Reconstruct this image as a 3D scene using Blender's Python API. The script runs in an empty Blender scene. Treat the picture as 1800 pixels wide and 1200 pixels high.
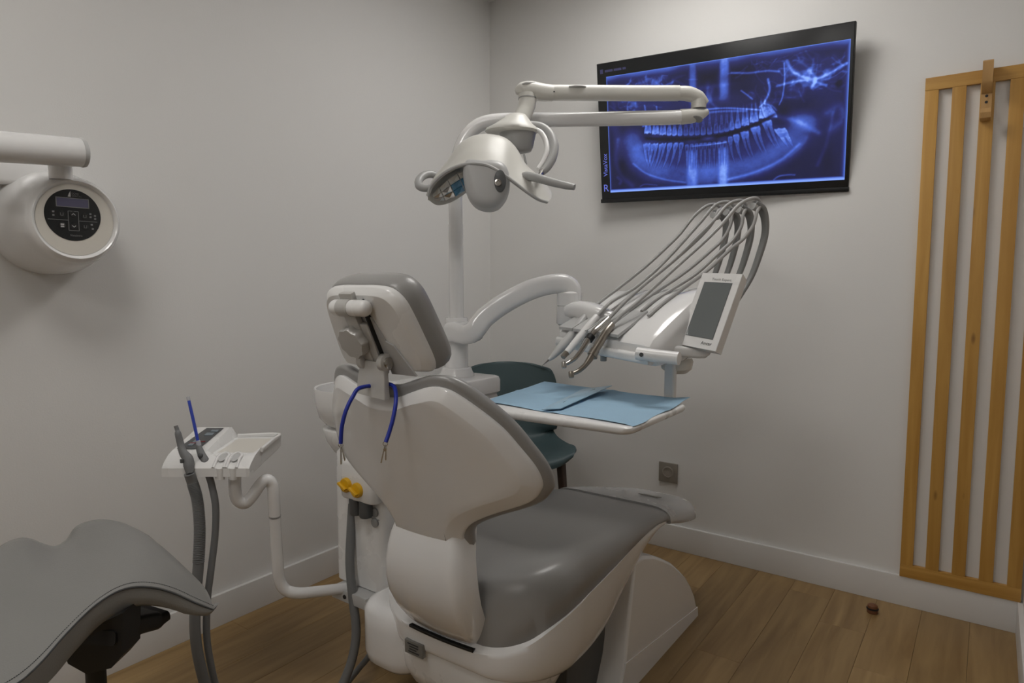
import bpy, bmesh, math, random
import numpy as np
from mathutils import Vector, Matrix
random.seed(4)

# ---------------------------------------------------------------- camera, world, exposure
sc = bpy.context.scene
cd = bpy.data.cameras.new('camera'); cam = bpy.data.objects.new('camera', cd)
sc.collection.objects.link(cam); sc.camera = cam
cd.sensor_width = 36.0; cd.lens = 36.0 * 1170.617 / 1800.0; cd.clip_start = 0.02
cam.location = (0, 0, 1.2)
cam.rotation_euler = (math.pi / 2 - 0.08827, 0, 0.62262)
w = bpy.data.worlds.new('world'); sc.world = w; w.use_nodes = True
w.node_tree.nodes['Background'].inputs[0].default_value = (0.75, 0.8, 0.9, 1)
w.node_tree.nodes['Background'].inputs[1].default_value = 0.02
sc.view_settings.view_transform = 'Standard'; sc.view_settings.look = 'None'
sc.view_settings.gamma = 1.0; sc.view_settings.use_curve_mapping = False
sc.view_settings.exposure = 0.0

# ---------------------------------------------------------------- materials
def s2l(c): return tuple((v / 12.92 if v <= .04045 else ((v + .055) / 1.055) ** 2.4) for v in c)
MATS = {}
def mat(name, col, rough=.5, metal=0, bump=0, bscale=60, var=.04, vscale=6, spec=.5, coat=0, rvar=.06, emit=0, alpha=1, trans=0):
    m = bpy.data.materials.new(name); m.use_nodes = True; nt = m.node_tree; N = nt.nodes; L = nt.links
    b = N['Principled BSDF']
    tc = N.new('ShaderNodeTexCoord')
    nz = N.new('ShaderNodeTexNoise'); nz.inputs['Scale'].default_value = vscale; nz.inputs['Detail'].default_value = 4
    L.new(tc.outputs['Object'], nz.inputs['Vector'])
    mx = N.new('ShaderNodeMix'); mx.data_type = 'RGBA'
    mx.inputs['A'].default_value = (*[max(0, c * (1 - var)) for c in col], 1)
    mx.inputs['B'].default_value = (*[min(1, c * (1 + var)) for c in col], 1)
    L.new(nz.outputs['Fac'], mx.inputs['Factor']); L.new(mx.outputs['Result'], b.inputs['Base Color'])
    mr = N.new('ShaderNodeMapRange'); mr.inputs['To Min'].default_value = max(.02, rough - rvar); mr.inputs['To Max'].default_value = min(1, rough + rvar)
    L.new(nz.outputs['Fac'], mr.inputs['Value']); L.new(mr.outputs['Result'], b.inputs['Roughness'])
    b.inputs['Metallic'].default_value = metal; b.inputs['Specular IOR Level'].default_value = spec
    b.inputs['Coat Weight'].default_value = coat; b.inputs['Coat Roughness'].default_value = .12
    b.inputs['Alpha'].default_value = alpha; b.inputs['Transmission Weight'].default_value = trans
    if bump:
        n2 = N.new('ShaderNodeTexNoise'); n2.inputs['Scale'].default_value = bscale; n2.inputs['Detail'].default_value = 5
        L.new(tc.outputs['Object'], n2.inputs['Vector'])
        bp = N.new('ShaderNodeBump'); bp.inputs['Strength'].default_value = bump; bp.inputs['Distance'].default_value = .002
        L.new(n2.outputs['Fac'], bp.inputs['Height']); L.new(bp.outputs['Normal'], b.inputs['Normal'])
    if emit:
        L.new(mx.outputs['Result'], b.inputs['Emission Color']); b.inputs['Emission Strength'].default_value = emit
    MATS[name] = m; return m

mat('wall_paint', (.74, .732, .715), .75, bump=.15, bscale=220, var=.012, vscale=2)
mat('ceiling_paint', (.78, .77, .75), .85, var=.01)
mat('skirting_white', (.70, .69, .675), .45, var=.015)
mat('white_plastic', (.77, .765, .755), .28, var=.012, coat=.25)
mat('white_gloss', (.78, .775, .77), .16, var=.01, coat=.5)
mat('cream_plastic', (.66, .63, .57), .3, var=.015, coat=.2)
mat('lamp_plastic', (.64, .63, .59), .36, var=.012)
mat('grey_plastic', (.30, .30, .295), .42, var=.03)
mat('whip_grey', (.21, .213, .21), .42, var=.03)
mat('light_grey_plastic', (.47, .47, .465), .35, var=.02)
mat('dark_grey_plastic', (.085, .088, .09), .45, var=.05)
mat('black_plastic', (.006, .006, .006), .5, var=.1)
mat('black_gloss', (.012, .013, .014), .22, var=.05)
mat('vinyl_grey', (.285, .28, .272), .32, bump=.12, bscale=340, var=.03, vscale=9)
mat('stool_vinyl', (.235, .232, .222), .36, bump=.2, bscale=420, var=.04, vscale=8)
mat('seam_thread', (.05, .052, .055), .8)
mat('hose_grey', (.16, .163, .165), .55, var=.05, bump=.1, bscale=300)
mat('cord_grey', (.37, .365, .355), .42, var=.03)
mat('silver_paint', (.52, .51, .49), .36, metal=.2, var=.02)
mat('chrome', (.55, .53, .50), .2, metal=1, var=.03)
mat('bronze_metal', (.33, .30, .26), .3, metal=1, var=.05)
mat('clear_grey', (.46, .455, .45), .26, var=.02, coat=.15)
mat('yellow_plastic', (.72, .40, .008), .4, var=.05)
mat('blue_cord', (.012, .03, .33), .45, var=.08)
mat('blue_tube', (.03, .06, .40), .3, var=.08)
mat('teal_shell', (.050, .082, .088), .5, var=.05, bump=.05)
mat('walnut', (.045, .024, .016), .5, var=.2, vscale=20)
mat('paper_blue', (.31, .48, .63), .85, bump=.9, bscale=28, var=.06, vscale=14)
mat('pouch_blue', (.30, .50, .66), .35, var=.05, vscale=20, coat=.3)
mat('pouch_paper', (.34, .50, .64), .7, var=.04)
mat('socket_bronze', (.27, .245, .21), .4, metal=.15, var=.03)
mat('socket_insert', (.33, .30, .26), .35, metal=.15, var=.03)
mat('amber_rubber', (.16, .06, .022), .45, var=.15)
mat('lcd_grey', (.15, .165, .165), .22, var=.04, coat=.4)
mat('lcd_small', (.18, .22, .25), .3, var=.05)
mat('lcd_violet', (.10, .095, .16), .25, var=.06)
mat('print_light', (.45, .45, .45), .6, var=.02)
mat('print_dim', (.17, .17, .17), .6, var=.02)
mat('print_dark', (.03, .03, .035), .6, var=.02)
mat('print_red', (.35, .05, .06), .6, var=.02)
mat('print_screen', (.035, .035, .075), .6, var=.02)
mat('print_violet', (.16, .18, .42), .6, var=.02)
mat('frosted_plastic', (.62, .63, .66), .3, var=.02, alpha=.6)
mat('blue_filter', (.10, .27, .42), .2, var=.25, vscale=60)
mat('plate_metal', (.22, .215, .20), .4, metal=.3, var=.15, vscale=80)
mat('led_diffuser', (1.0, .975, .94), .5, var=.002, emit=11.4)
mat('mid_grey_plastic', (.36, .36, .355), .38, var=.02)

def wood_mat(name, c1, c2, scale, rough, knots=False, objrand=0):
    m = bpy.data.materials.new(name); m.use_nodes = True; nt = m.node_tree; N = nt.nodes; L = nt.links
    b = N['Principled BSDF']; b.inputs['Roughness'].default_value = rough
    tc = N.new('ShaderNodeTexCoord'); oi = N.new('ShaderNodeObjectInfo')
    cmb = N.new('ShaderNodeCombineXYZ'); mm = N.new('ShaderNodeMath'); mm.operation = 'MULTIPLY'; mm.inputs[1].default_value = 37.0
    L.new(oi.outputs['Random'], mm.inputs[0]); L.new(mm.outputs[0], cmb.inputs[0]); L.new(mm.outputs[0], cmb.inputs[1])
    ad = N.new('ShaderNodeVectorMath'); ad.operation = 'ADD'
    L.new(tc.outputs['Object'], ad.inputs[0]); L.new(cmb.outputs[0], ad.inputs[1])
    mp = N.new('ShaderNodeMapping'); mp.inputs['Scale'].default_value = scale; L.new(ad.outputs[0], mp.inputs['Vector'])
    nz = N.new('ShaderNodeTexNoise'); nz.inputs['Scale'].default_value = 1; nz.inputs['Detail'].default_value = 7; nz.inputs['Distortion'].default_value = .6
    L.new(mp.outputs[0], nz.inputs['Vector'])
    cr = N.new('ShaderNodeValToRGB'); cr.color_ramp.elements[0].position = .32; cr.color_ramp.elements[1].position = .7
    cr.color_ramp.elements[0].color = (*c1, 1); cr.color_ramp.elements[1].color = (*c2, 1)
    L.new(nz.outputs['Fac'], cr.inputs[0])
    last = cr.outputs[0]
    if knots:
        mp2 = N.new('ShaderNodeMapping'); mp2.inputs['Scale'].default_value = (13, 13, 4.2); L.new(ad.outputs[0], mp2.inputs['Vector'])
        vo = N.new('ShaderNodeTexVoronoi'); vo.inputs['Scale'].default_value = 1; L.new(mp2.outputs[0], vo.inputs['Vector'])
        r2 = N.new('ShaderNodeMapRange'); r2.inputs['From Min'].default_value = .05; r2.inputs['From Max'].default_value = .12
        r2.inputs['To Min'].default_value = .8; r2.inputs['To Max'].default_value = 0
        L.new(vo.outputs['Distance'], r2.inputs['Value'])
        mk = N.new('ShaderNodeMix'); mk.data_type = 'RGBA'; mk.inputs['B'].default_value = (.10, .035, .008, 1)
        L.new(r2.outputs['Result'], mk.inputs['Factor']); L.new(last, mk.inputs['A']); last = mk.outputs['Result']
    if objrand:
        hs = N.new('ShaderNodeHueSaturation'); r3 = N.new('ShaderNodeMapRange')
        r3.inputs['To Min'].default_value = 1 - objrand; r3.inputs['To Max'].default_value = 1 + objrand
        L.new(oi.outputs['Random'], r3.inputs['Value']); L.new(r3.outputs['Result'], hs.inputs['Value']); L.new(last, hs.inputs['Color']); last = hs.outputs[0]
    L.new(last, b.inputs['Base Color'])
    bp = N.new('ShaderNodeBump'); bp.inputs['Strength'].default_value = .12; bp.inputs['Distance'].default_value = .001
    L.new(nz.outputs['Fac'], bp.inputs['Height']); L.new(bp.outputs[0], b.inputs['Normal'])
    MATS[name] = m
wood_mat('floor_oak', (.215, .130, .050), (.335, .220, .095), (26, 2.2, 26), .42, objrand=.10)
wood_mat('slat_pine', (.42, .215, .040), (.56, .315, .075), (40, 40, 2.0), .45, knots=True, objrand=.05)
wood_mat('rail_pine', (.42, .215, .040), (.56, .315, .075), (2.0, 40, 40), .45, objrand=.05)
wood_mat('hook_beech', (.40, .225, .075), (.52, .31, .12), (40, 40, 4), .45)

# ---------------------------------------------------------------- object helpers
COL = sc.collection; BASE = {}
def props(o, label=None, cat=None, group=None, kind=None):
    if label: o['label'] = label
    if cat: o['category'] = cat
    if group: o['group'] = group
    if kind: o['kind'] = kind
    return o
def thing(name, label, cat, loc, group=None):
    o = bpy.data.objects.new(name, None); o.empty_display_size = .05
    COL.objects.link(o); o.location = loc; BASE[o.name] = np.array(loc, float)
    return props(o, label, cat, group)
def obj(name, V, Fc, m, parent=None, loc=None, smooth=True, angle=40, label=None, **kw):
    V = np.asarray(V, float)
    base = BASE[parent.name] if parent is not None else np.array(loc if loc is not None else V.mean(0), float)
    me = bpy.data.meshes.new(name); me.from_pydata((V - base).tolist(), [], Fc); me.update()
    bm = bmesh.new(); bm.from_mesh(me); bmesh.ops.recalc_face_normals(bm, faces=bm.faces); bm.to_mesh(me); bm.free()
    if smooth:
        me.polygons.foreach_set('use_smooth', [True] * len(me.polygons)); me.set_sharp_from_angle(angle=math.radians(angle))
    me.materials.append(MATS[m] if isinstance(m, str) else m)
    o = bpy.data.objects.new(name, me); COL.objects.link(o)
    if parent is not None: o.parent = parent
    else: o.location = base
    BASE[o.name] = base
    if label: o['label'] = label
    props(o, None, **kw)
    return o
def join(*parts):
    V = []; F = []
    for v, f in parts:
        n = len(V); V += [tuple(p) for p in v]; F += [tuple(i + n for i in q) for q in f]
    return V, F
def catmull(P, n=6):
    P = np.asarray(P, float); out = []
    for i in range(len(P) - 1):
        p0 = P[i - 1] if i else 2 * P[0] - P[1]; p1 = P[i]; p2 = P[i + 1]; p3 = P[i + 2] if i + 2 < len(P) else 2 * P[-1] - P[-2]
        for k in range(n):
            t = k / n
            out.append(.5 * (2 * p1 + (p2 - p0) * t + (2 * p0 - 5 * p1 + 4 * p2 - p3) * t * t + (3 * p1 - p0 - 3 * p2 + p3) * t ** 3))
    out.append(P[-1]); return np.array(out)
def loft(rings, cap=True, closed=True):
    rings = [np.asarray(r, float) for r in rings]; n = len(rings[0]); V = np.concatenate(rings).tolist(); F = []
    for i in range(len(rings) - 1):
        for j in range(n if closed else n - 1):
            k = (j + 1) % n; F.append((i * n + j, i * n + k, (i + 1) * n + k, (i + 1) * n + j))
    if cap:
        F.append(tuple(range(n))); F.append(tuple(range((len(rings) - 1) * n, len(rings) * n)))
    return V, F
def frames(path, up=None):
    P = np.asarray(path, float); T = np.gradient(P, axis=0); T /= np.linalg.norm(T, axis=1)[:, None] + 1e-12
    out = []; s = None
    for i, t in enumerate(T):
        if up is not None:
            s = np.cross(t, up); s /= np.linalg.norm(s) + 1e-12
        elif s is None:
            a = np.array([0, 0, 1.]) if abs(t[2]) < .9 else np.array([1., 0, 0]); s = np.cross(t, a); s /= np.linalg.norm(s)
        else:
            s = s - t * (s @ t); s /= np.linalg.norm(s)
        out.append((P[i], s, np.cross(s, t)))
    return out
def tube(path, r, segs=14, n=6, cap=True, smoothpath=True):
    P = catmull(path, n) if smoothpath else np.asarray(path, float)
    if np.isscalar(r): R = np.full(len(P), r)
    else: R = np.interp(np.linspace(0, 1, len(P)), np.linspace(0, 1, len(r)), r)
    a = np.linspace(0, 2 * math.pi, segs, endpoint=False)
    return loft([c + R[i] * (np.cos(a)[:, None] * s + np.sin(a)[:, None] * u) for i, (c, s, u) in enumerate(frames(P))], cap)
def rrect(wd, ht, rad, seg=4):
    pts = []
    for cx, cy, a0 in ((1, 1, 0), (-1, 1, 90), (-1, -1, 180), (1, -1, 270)):
        for k in range(seg + 1):
            a = math.radians(a0 + 90 * k / seg); pts.append((cx * (wd / 2 - rad) + rad * math.cos(a), cy * (ht / 2 - rad) + rad * math.sin(a)))
    return np.array(pts)
def sweep(path, W_, H_, rad=.01, n=6, up=(0, 0, 1), seg=4, smoothpath=True):
    P = catmull(path, n) if smoothpath else np.asarray(path, float); N = len(P)
    f = lambda q: np.full(N, q) if np.isscalar(q) else np.interp(np.linspace(0, 1, N), np.linspace(0, 1, len(q)), q)
    W_, H_, R_ = f(W_), f(H_), f(rad)
    rings = []
    for i, (c, s, u) in enumerate(frames(P, None if up is None else np.array(up, float))):
        q = rrect(W_[i], H_[i], min(R_[i], W_[i] / 2 - 1e-4, H_[i] / 2 - 1e-4), seg); rings.append(c + q[:, :1] * s + q[:, 1:] * u)
    return loft(rings)
def ortho(ax):
    ax = np.asarray(ax, float); ax = ax / np.linalg.norm(ax)
    a = np.array([0, 0, 1.]) if abs(ax[2]) < .9 else np.array([1., 0, 0]); s = np.cross(ax, a); s /= np.linalg.norm(s)
    return s, np.cross(s, ax), ax
def lathe(prof, origin, axis=(0, 0, 1), segs=32, cap=True):
    s, u, ax = ortho(axis); a = np.linspace(0, 2 * math.pi, segs, endpoint=False); o = np.asarray(origin, float)
    return loft([o + ax * h + max(r, 1e-5) * (np.cos(a)[:, None] * s + np.sin(a)[:, None] * u) for r, h in prof], cap)
def box(c, size, bev=.004, R=None, seg=2):
    bm = bmesh.new(); bmesh.ops.create_cube(bm, size=1)
    for v in bm.verts: v.co = Vector((v.co.x * size[0], v.co.y * size[1], v.co.z * size[2]))
    if bev: bmesh.ops.bevel(bm, geom=bm.edges[:], offset=bev, segments=seg, profile=.7, affect='EDGES')
    bm.verts.index_update(); V = np.array([v.co[:] for v in bm.verts]); F = [tuple(v.index for v in f.verts) for f in bm.faces]; bm.free()
    if R is not None: V = V @ np.asarray(R).T
    return (V + np.asarray(c, float)).tolist(), F
def rotz(d): a = math.radians(d); c, s = math.cos(a), math.sin(a); return np.array([[c, -s, 0], [s, c, 0], [0, 0, 1.]])
def prism(outline, o, u, v, nrm, th, bev=0.0, seg=3):
    """outline (2-D) in the frame o,u,v pushed along nrm by th, with an optional rounded front edge"""
    o, u, v, nrm = [np.asarray(q, float) for q in (o, u, v, nrm)]; P = np.asarray(outline, float); c = P.mean(0)
    ring = lambda q, h: o + q[:, :1] * u + q[:, 1:] * v + nrm * h
    if not bev: return loft([ring(P, 0), ring(P, th)])
    d = P - c; ln = np.linalg.norm(d, axis=1)[:, None]; rs = []
    for k in range(seg + 1):
        a = math.pi / 2 * k / seg; rs.append(ring(P - d / ln * bev * (1 - math.cos(a)), th - bev + bev * math.sin(a)))
    return loft([ring(P, 0)] + rs)
def sheet(grid, th, dirv=None):
    """closed sheet from a grid of points (rows x cols x 3) thickened along its normals"""
    G = np.asarray(grid, float); r, c = G.shape[:2]
    if dirv is None:
        du = np.gradient(G, axis=1); dv = np.gradient(G, axis=0); nn = np.cross(du, dv); nn /= np.linalg.norm(nn, axis=2)[..., None] + 1e-12
    else: nn = np.broadcast_to(np.asarray(dirv, float), G.shape)
    B = G + nn * th; V = np.concatenate([G.reshape(-1, 3), B.reshape(-1, 3)]).tolist(); F = []; m = r * c
    for i in range(r - 1):
        for j in range(c - 1):
            a = i * c + j; F.append((a, a + 1, a + c + 1, a + c)); F.append((m + a, m + a + c, m + a + c + 1, m + a + 1))
    ed = [i * c for i in range(r)]; 
    for i in range(r - 1):
        a, b = i * c, (i + 1) * c; F.append((a, b, m + b, m + a)); a, b = i * c + c - 1, (i + 1) * c + c - 1; F.append((a, m + a, m + b, b))
    for j in range(c - 1):
        F.append((j, m + j, m + j + 1, j + 1)); a = (r - 1) * c + j; F.append((a, a + 1, m + a + 1, m + a))
    return V, F
def gridsm(rows, nu=6, nv=5):
    R1 = np.array([catmull(r, nu) for r in rows]); return np.array([catmull(R1[:, j], nv) for j in range(R1.shape[1])]).transpose(1, 0, 2)
def text(name, body, size, o, u, v, m, parent, ext=.0004, align='LEFT'):
    """lettering as a thin mesh: origin o, reading direction u, up direction v"""
    cu = bpy.data.curves.new(name, 'FONT'); cu.body = body; cu.size = size; cu.align_x = align; cu.extrude = ext
    t = bpy.data.objects.new('tmp', cu); COL.objects.link(t); bpy.context.view_layer.update()
    me = bpy.data.meshes.new_from_object(t); bpy.data.objects.remove(t)
    u, v = np.asarray(u, float), np.asarray(v, float); nrm = np.cross(u, v)
    V = np.array([q.co[:] for q in me.vertices]); F = [tuple(p.vertices) for p in me.polygons]
    return obj(name, np.asarray(o, float) + V[:, :1] * u + V[:, 1:2] * v + V[:, 2:] * nrm, F, m, parent, smooth=False)
def subsurf(o, lv=1):
    md = o.modifiers.new('subd', 'SUBSURF'); md.levels = lv; md.render_levels = lv; return o

# ---------------------------------------------------------------- the room
XL, YB, XR, ZC = -2.153, 2.802, 0.142, 2.62
def plane_wall(name, c, size, m, kind='structure'):
    return props(obj(name, *box(c, size, 0), m, smooth=False), kind=kind)
plane_wall('wall_left', (XL - .05, .4, ZC / 2), (.1, 5.0, ZC), 'wall_paint')
plane_wall('wall_back', ((XL + 2.0) / 2, YB + .05, ZC / 2), (2.0 - XL + .1, .1, ZC), 'wall_paint')
plane_wall('wall_right', (XR + .05, 2.2, ZC / 2), (.1, 1.2, ZC), 'wall_paint')
plane_wall('wall_far_right', (2.05, .4, ZC / 2), (.1, 5.0, ZC), 'wall_paint')
plane_wall('wall_front', ((XL + 2.0) / 2, -2.05, ZC / 2), (2.0 - XL + .1, .1, ZC), 'wall_paint')
plane_wall('ceiling', ((XL + 2.0) / 2, .4, ZC + .05), (2.0 - XL + .2, 5.1, .1), 'ceiling_paint')
fl = plane_wall('floor', ((XL + 2.0) / 2, .4, -.055), (2.0 - XL + .2, 5.1, .09), 'dark_grey_plastic')
# planks run towards the back wall, ends staggered
PW, PL = .1455, 1.22
pv, pf = box((0, 0, 0), (PW - .0006, PL - .0006, .0098), .0005, seg=1)
pm = None; offs = [.0, .41, .79, .2, .6, .98, .33, .72]
xs = -.2925
cols = []
x = xs - PW * 13 + PW / 2
i = 0
while x - PW / 2 < 1.99:
    cols.append(x); x += PW
def plank(x0, x1, y0, y1):
    global pm
    full = abs((y1 - y0) - PL) < 1e-6 and abs((x1 - x0) - PW) < 1e-6
    c = ((x0 + x1) / 2, (y0 + y1) / 2, -.005)
    if full and pm is not None:
        o = bpy.data.objects.new('plank', pm); COL.objects.link(o); o.parent = fl
        o.location = Vector(c) - Vector(BASE[fl.name]); return
    v, f = box((0, 0, 0), (x1 - x0 - .0006, y1 - y0 - .0006, .0098), .0005, seg=1)
    me = bpy.data.meshes.new('plank'); me.from_pydata(v, [], f); me.materials.append(MATS['floor_oak'])
    o = bpy.data.objects.new('plank', me); COL.objects.link(o); o.parent = fl; o.location = Vector(c) - Vector(BASE[fl.name])
    if full: pm = me
for k, xc in enumerate(cols):
    x0, x1 = max(XL, xc - PW / 2), min(1.999, xc + PW / 2)
    if x1 - x0 < .01: continue
    y = 2.485 - PL * 4 + (0 if abs(xc - (xs - PW / 2)) < .01 else offs[k % 8])
    while y < YB:
        y0, y1 = max(-1.999, y), min(YB, y + PL)
        if y1 - y0 > .01: plank(x0, x1, y0, y1)
        y += PL
BH = .1128
def skirting(name, c, size): return props(obj(name, *box(c, size, .003), 'skirting_white'), kind='structure')
skirting('baseboard_left', (XL + .0075, .4, BH / 2), (.015, 4.8, BH))
skirting('baseboard_back', ((XL + XR) / 2, YB - .0075, BH / 2), (XR - XL, .015, BH))
skirting('baseboard_right', (XR - .0075, 2.2, BH / 2), (.015, 1.17, BH))

# ceiling luminaires (LED panels, out of the picture above; the rear one is added fill)
def led_panel(x, y, label, sx=.6, sy=.6):
    t = thing('ceiling_light', label, 'ceiling light', (x, y, ZC), 'LED panels in the ceiling')
    obj('frame', *join(box((x - sx / 2, y, ZC - .006), (.02, sy + .02, .012), .002), box((x + sx / 2, y, ZC - .006), (.02, sy + .02, .012), .002),
        box((x, y - sy / 2, ZC - .006), (sx, .02, .012), .002), box((x, y + sy / 2, ZC - .006), (sx, .02, .012), .002)), 'white_plastic', t)
    obj('diffuser', *box((x, y, ZC - .005), (sx - .018, sy - .018, .006), 0), 'led_diffuser', t, smooth=False)
led_panel(-.95, 2.06, 'square white ceiling panel lamp above the wall screen')
led_panel(-1.05, .10, 'square white ceiling panel lamp over the saddle stool')
led_panel(-.1, -1.35, 'added square fill light panel, unseen on the ceiling behind the camera')  # added fill panel, brightens the surfaces that face the camera

# ---------------------------------------------------------------- wall screen with the radiograph

_t, _y, _r = 0.1704, 0.0538, -0.0210
_u = np.array([math.cos(_y), math.sin(_y), 0]); _n = np.array([math.sin(_y), -math.cos(_y), 0]) * math.cos(_t) + np.array([0, 0, -1.0]) * math.sin(_t)
_v = np.cross(_n, _u); _v = _v if _v[2] > 0 else -_v
TU, TV, TN = _u * math.cos(_r) + _v * math.sin(_r), -_u * math.sin(_r) + _v * math.cos(_r), _n
TW, TH, TC = 1.009, .5845, np.array([-.9506, 2.72, 1.8466])
RT = np.stack([TU, TV, TN], 1)
tvp = lambda a, b, h=0: TC + TU * (a - .5) * TW + TV * (b - .5) * TH + TN * h      # a, b in 0..1 over the front
tv = thing('wall_television', 'large black flat screen on the wall showing a blue dental radiograph', 'television', tuple(TC - TN * .03))
obj('casing', *box(TC - TN * .016, (TW, TH, .03), .004, RT), 'black_plastic', tv)
obj('rear_housing', *box(TC - TN * .040 + TV * .06, (TW * .5, TH * .45, .03), .008, RT), 'black_plastic', tv)
obj('wall_bracket', *join(box((TC[0], 2.785, 1.88), (.16, .03, .10), .004), box((TC[0], 2.796, 1.86), (.3, .012, .2), .002)), 'black_plastic', tv)
obj('bottom_bar', *box(tvp(.5, .0, -.012), (TW * 1.006, .018, .036), .004, RT), 'black_gloss', tv)
obj('glass_panel', *box(tvp(.5, .5, -.0002), (TW - .008, TH - .008, .0012), .0004, RT), 'black_gloss', tv)

def radiograph(U, V):
    rs = np.random.RandomState(7); asp = 1.72
    g = lambda x, y, sx, sy: np.exp(-((U - x) / sx) ** 2 - ((V - y) / sy) ** 2)
    sig = lambda x: 1 / (1 + np.exp(-np.clip(x, -40, 40)))
    def vnoise(fx, fy, seed):
        r = np.random.RandomState(seed).rand(fy + 2, fx + 2); x = U * fx; y = V * fy; i = np.floor(x).astype(int); j = np.floor(y).astype(int)
        a = x - i; b = y - j; a = a * a * (3 - 2 * a); b = b * b * (3 - 2 * b)
        return (r[j, i] * (1 - a) + r[j, i + 1] * a) * (1 - b) + (r[j + 1, i] * (1 - a) + r[j + 1, i + 1] * a) * b
    cloud = .5 * vnoise(9, 6, 1) + .3 * vnoise(22, 14, 2) + .2 * vnoise(55, 32, 3)
    fine = .5 * vnoise(90, 50, 4) + .5 * vnoise(150, 90, 5)
    I = np.full(U.shape, .07)
    def stroke(pts, wd, amp, power=2.0):
        nonlocal I
        P = catmull(np.array(pts, float), 8); h, w_ = U.shape; m = wd * 3.2
        i0, i1 = int(max(0, (P[:, 0].min() - m) * (w_ - 1))), int(min(w_, (P[:, 0].max() + m) * (w_ - 1) + 2)); j0, j1 = int(max(0, (P[:, 1].min() - m) * (h - 1))), int(min(h, (P[:, 1].max() + m) * (h - 1) + 2))
        if i1 <= i0 or j1 <= j0: return
        u, v = U[j0:j1, i0:i1], V[j0:j1, i0:i1]; d = np.full(u.shape, 9.)
        for a, b in zip(P[:-1], P[1:]):
            ax, ay = (b[0] - a[0]) * asp, b[1] - a[1]
            t = np.clip(((u - a[0]) * asp * ax + (v - a[1]) * ay) / (ax * ax + ay * ay + 1e-12), 0, 1)
            d = np.minimum(d, ((u - a[0]) * asp - t * ax) ** 2 + (v - a[1] - t * ay) ** 2)
        I[j0:j1, i0:i1] += amp * np.exp(-(np.sqrt(d) / wd) ** power)
    # jaw bone as a broad band with a sharper lower border
    stroke([(.115, .44), (.135, .29), (.21, .17), (.33, .115), (.45, .10), (.58, .12), (.70, .18), (.80, .30), (.84, .44)], .085, .26, 3)
    stroke([(.17, .33), (.30, .26), (.45, .24), (.60, .26), (.73, .34)], .10, .14, 2.5)
    stroke([(.12, .24), (.18, .15), (.27, .085), (.36, .05)], .008, .20); stroke([(.55, .055), (.66, .10), (.76, .18), (.83, .29)], .010, .22)
    stroke([(.54, .045), (.68, .10), (.80, .21), (.855, .33)], .022, .10)
    stroke([(.74, .52), (.81, .47), (.87, .40), (.90, .36)], .020, .20); stroke([(.80, .50), (.87, .43)], .05, .10)
    stroke([(.045, .46), (.035, .28), (.06, .14), (.11, .05)], .020, .14); stroke([(.025, .60), (.05, .45), (.06, .30)], .035, .10)
    stroke([(.95, .50), (.93, .28), (.90, .12)], .012, .12); stroke([(.93, .50), (.97, .54), (.985, .45), (.95, .38)], .03, .16)
    stroke([(.735, .030), (.755, .055), (.79, .062), (.815, .058)], .007, .30); stroke([(.15, .040), (.17, .055), (.20, .050), (.23, .042)], .006, .22)
    stroke([(.04, .13), (.055, .10), (.05, .075)], .012, .2)
    stroke([(.13, .37), (.19, .40), (.24, .47)], .03, .10)
    I *= .75 + .5 * cloud
    # spine ghost and nasal walls
    for x, s, a in ((.392, .024, .30), (.528, .022, .36)): I += a * np.exp(-((U - x) / s) ** 4) * sig((.33 - V) / .05) * (.7 + .6 * vnoise(60, 12, 9))
    I += .10 * g(.46, .12, .05, .13)
    for x, s, a in ((.398, .016, .34), (.531, .021, .42)): I += a * np.exp(-((U - x) / s) ** 4) * sig((V - .70) / .03) * (.75 + .5 * vnoise(40, 20, 10))
    I += .22 * g(.462, .74, .010, .09) + .10 * g(.46, .80, .09, .015) + .10 * g(.46, .70, .07, .02)
    stroke([(.43, .78), (.445, .70), (.43, .64)], .012, .16); stroke([(.48, .78), (.475, .69), (.50, .63)], .012, .14)
    I *= 1 - .8 * np.exp(-(((U - .462) / .042) ** 4 + ((V - .90) / .07) ** 4)); I *= 1 - .6 * g(.60, .88, .05, .07); I *= 1 - .6 * g(.32, .88, .05, .06); I *= 1 - .7 * g(.53, .62, .028, .05)
    I *= 1 - .6 * g(.06, .22, .03, .16); I *= 1 - .6 * g(.935, .17, .03, .14); I *= 1 - .7 * g(.765, .55, .035, .08); I *= 1 - .5 * g(.85, .58, .06, .06); I *= 1 - .5 * g(.62, .76, .05, .06)
    # palate
    stroke([(.17, .55), (.27, .59), (.36, .615), (.45, .628), (.53, .622), (.61, .60), (.68, .575)], .007, .42); stroke([(.34, .585), (.43, .60), (.52, .60), (.62, .582)], .009, .30)
    stroke([(.40, .55), (.5, .56), (.62, .545), (.70, .55)], .06, .12)
    I += .13 * g(.86, .80, .16, .14) * (.4 + 1.2 * cloud) + .10 * g(.20, .82, .16, .14) * (.4 + 1.2 * cloud) + .07 * g(.46, .68, .2, .08) + .06 * g(.93, .45, .08, .3)
    # cheek and skull base: webs of fine bone
    for cx, cy, wx, wy, n, am in ((.86, .79, .15, .15, 80, .10), (.70, .90, .12, .06, 26, .09), (.24, .86, .13, .09, 50, .09), (.10, .74, .09, .10, 40, .09), (.70, .66, .06, .06, 14, .10)):
        for k in range(n):
            x, y = cx + rs.randn() * wx * .55, cy + rs.randn() * wy * .55; a = rs.choice([.3, -.5, 1.2, 2.0]) + rs.randn() * .35; l = .02 + rs.rand() * .06; c = rs.randn() * .012
            stroke([(x, y), (x + l * .5 * math.cos(a) - c * math.sin(a), y + l * .8 * math.sin(a) + c), (x + l * math.cos(a), y + l * 1.6 * math.sin(a))], (.0035 + rs.rand() * .005) * rs.choice([1, 1, 2.2]), am * (.4 + .9 * rs.rand()))
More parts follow.
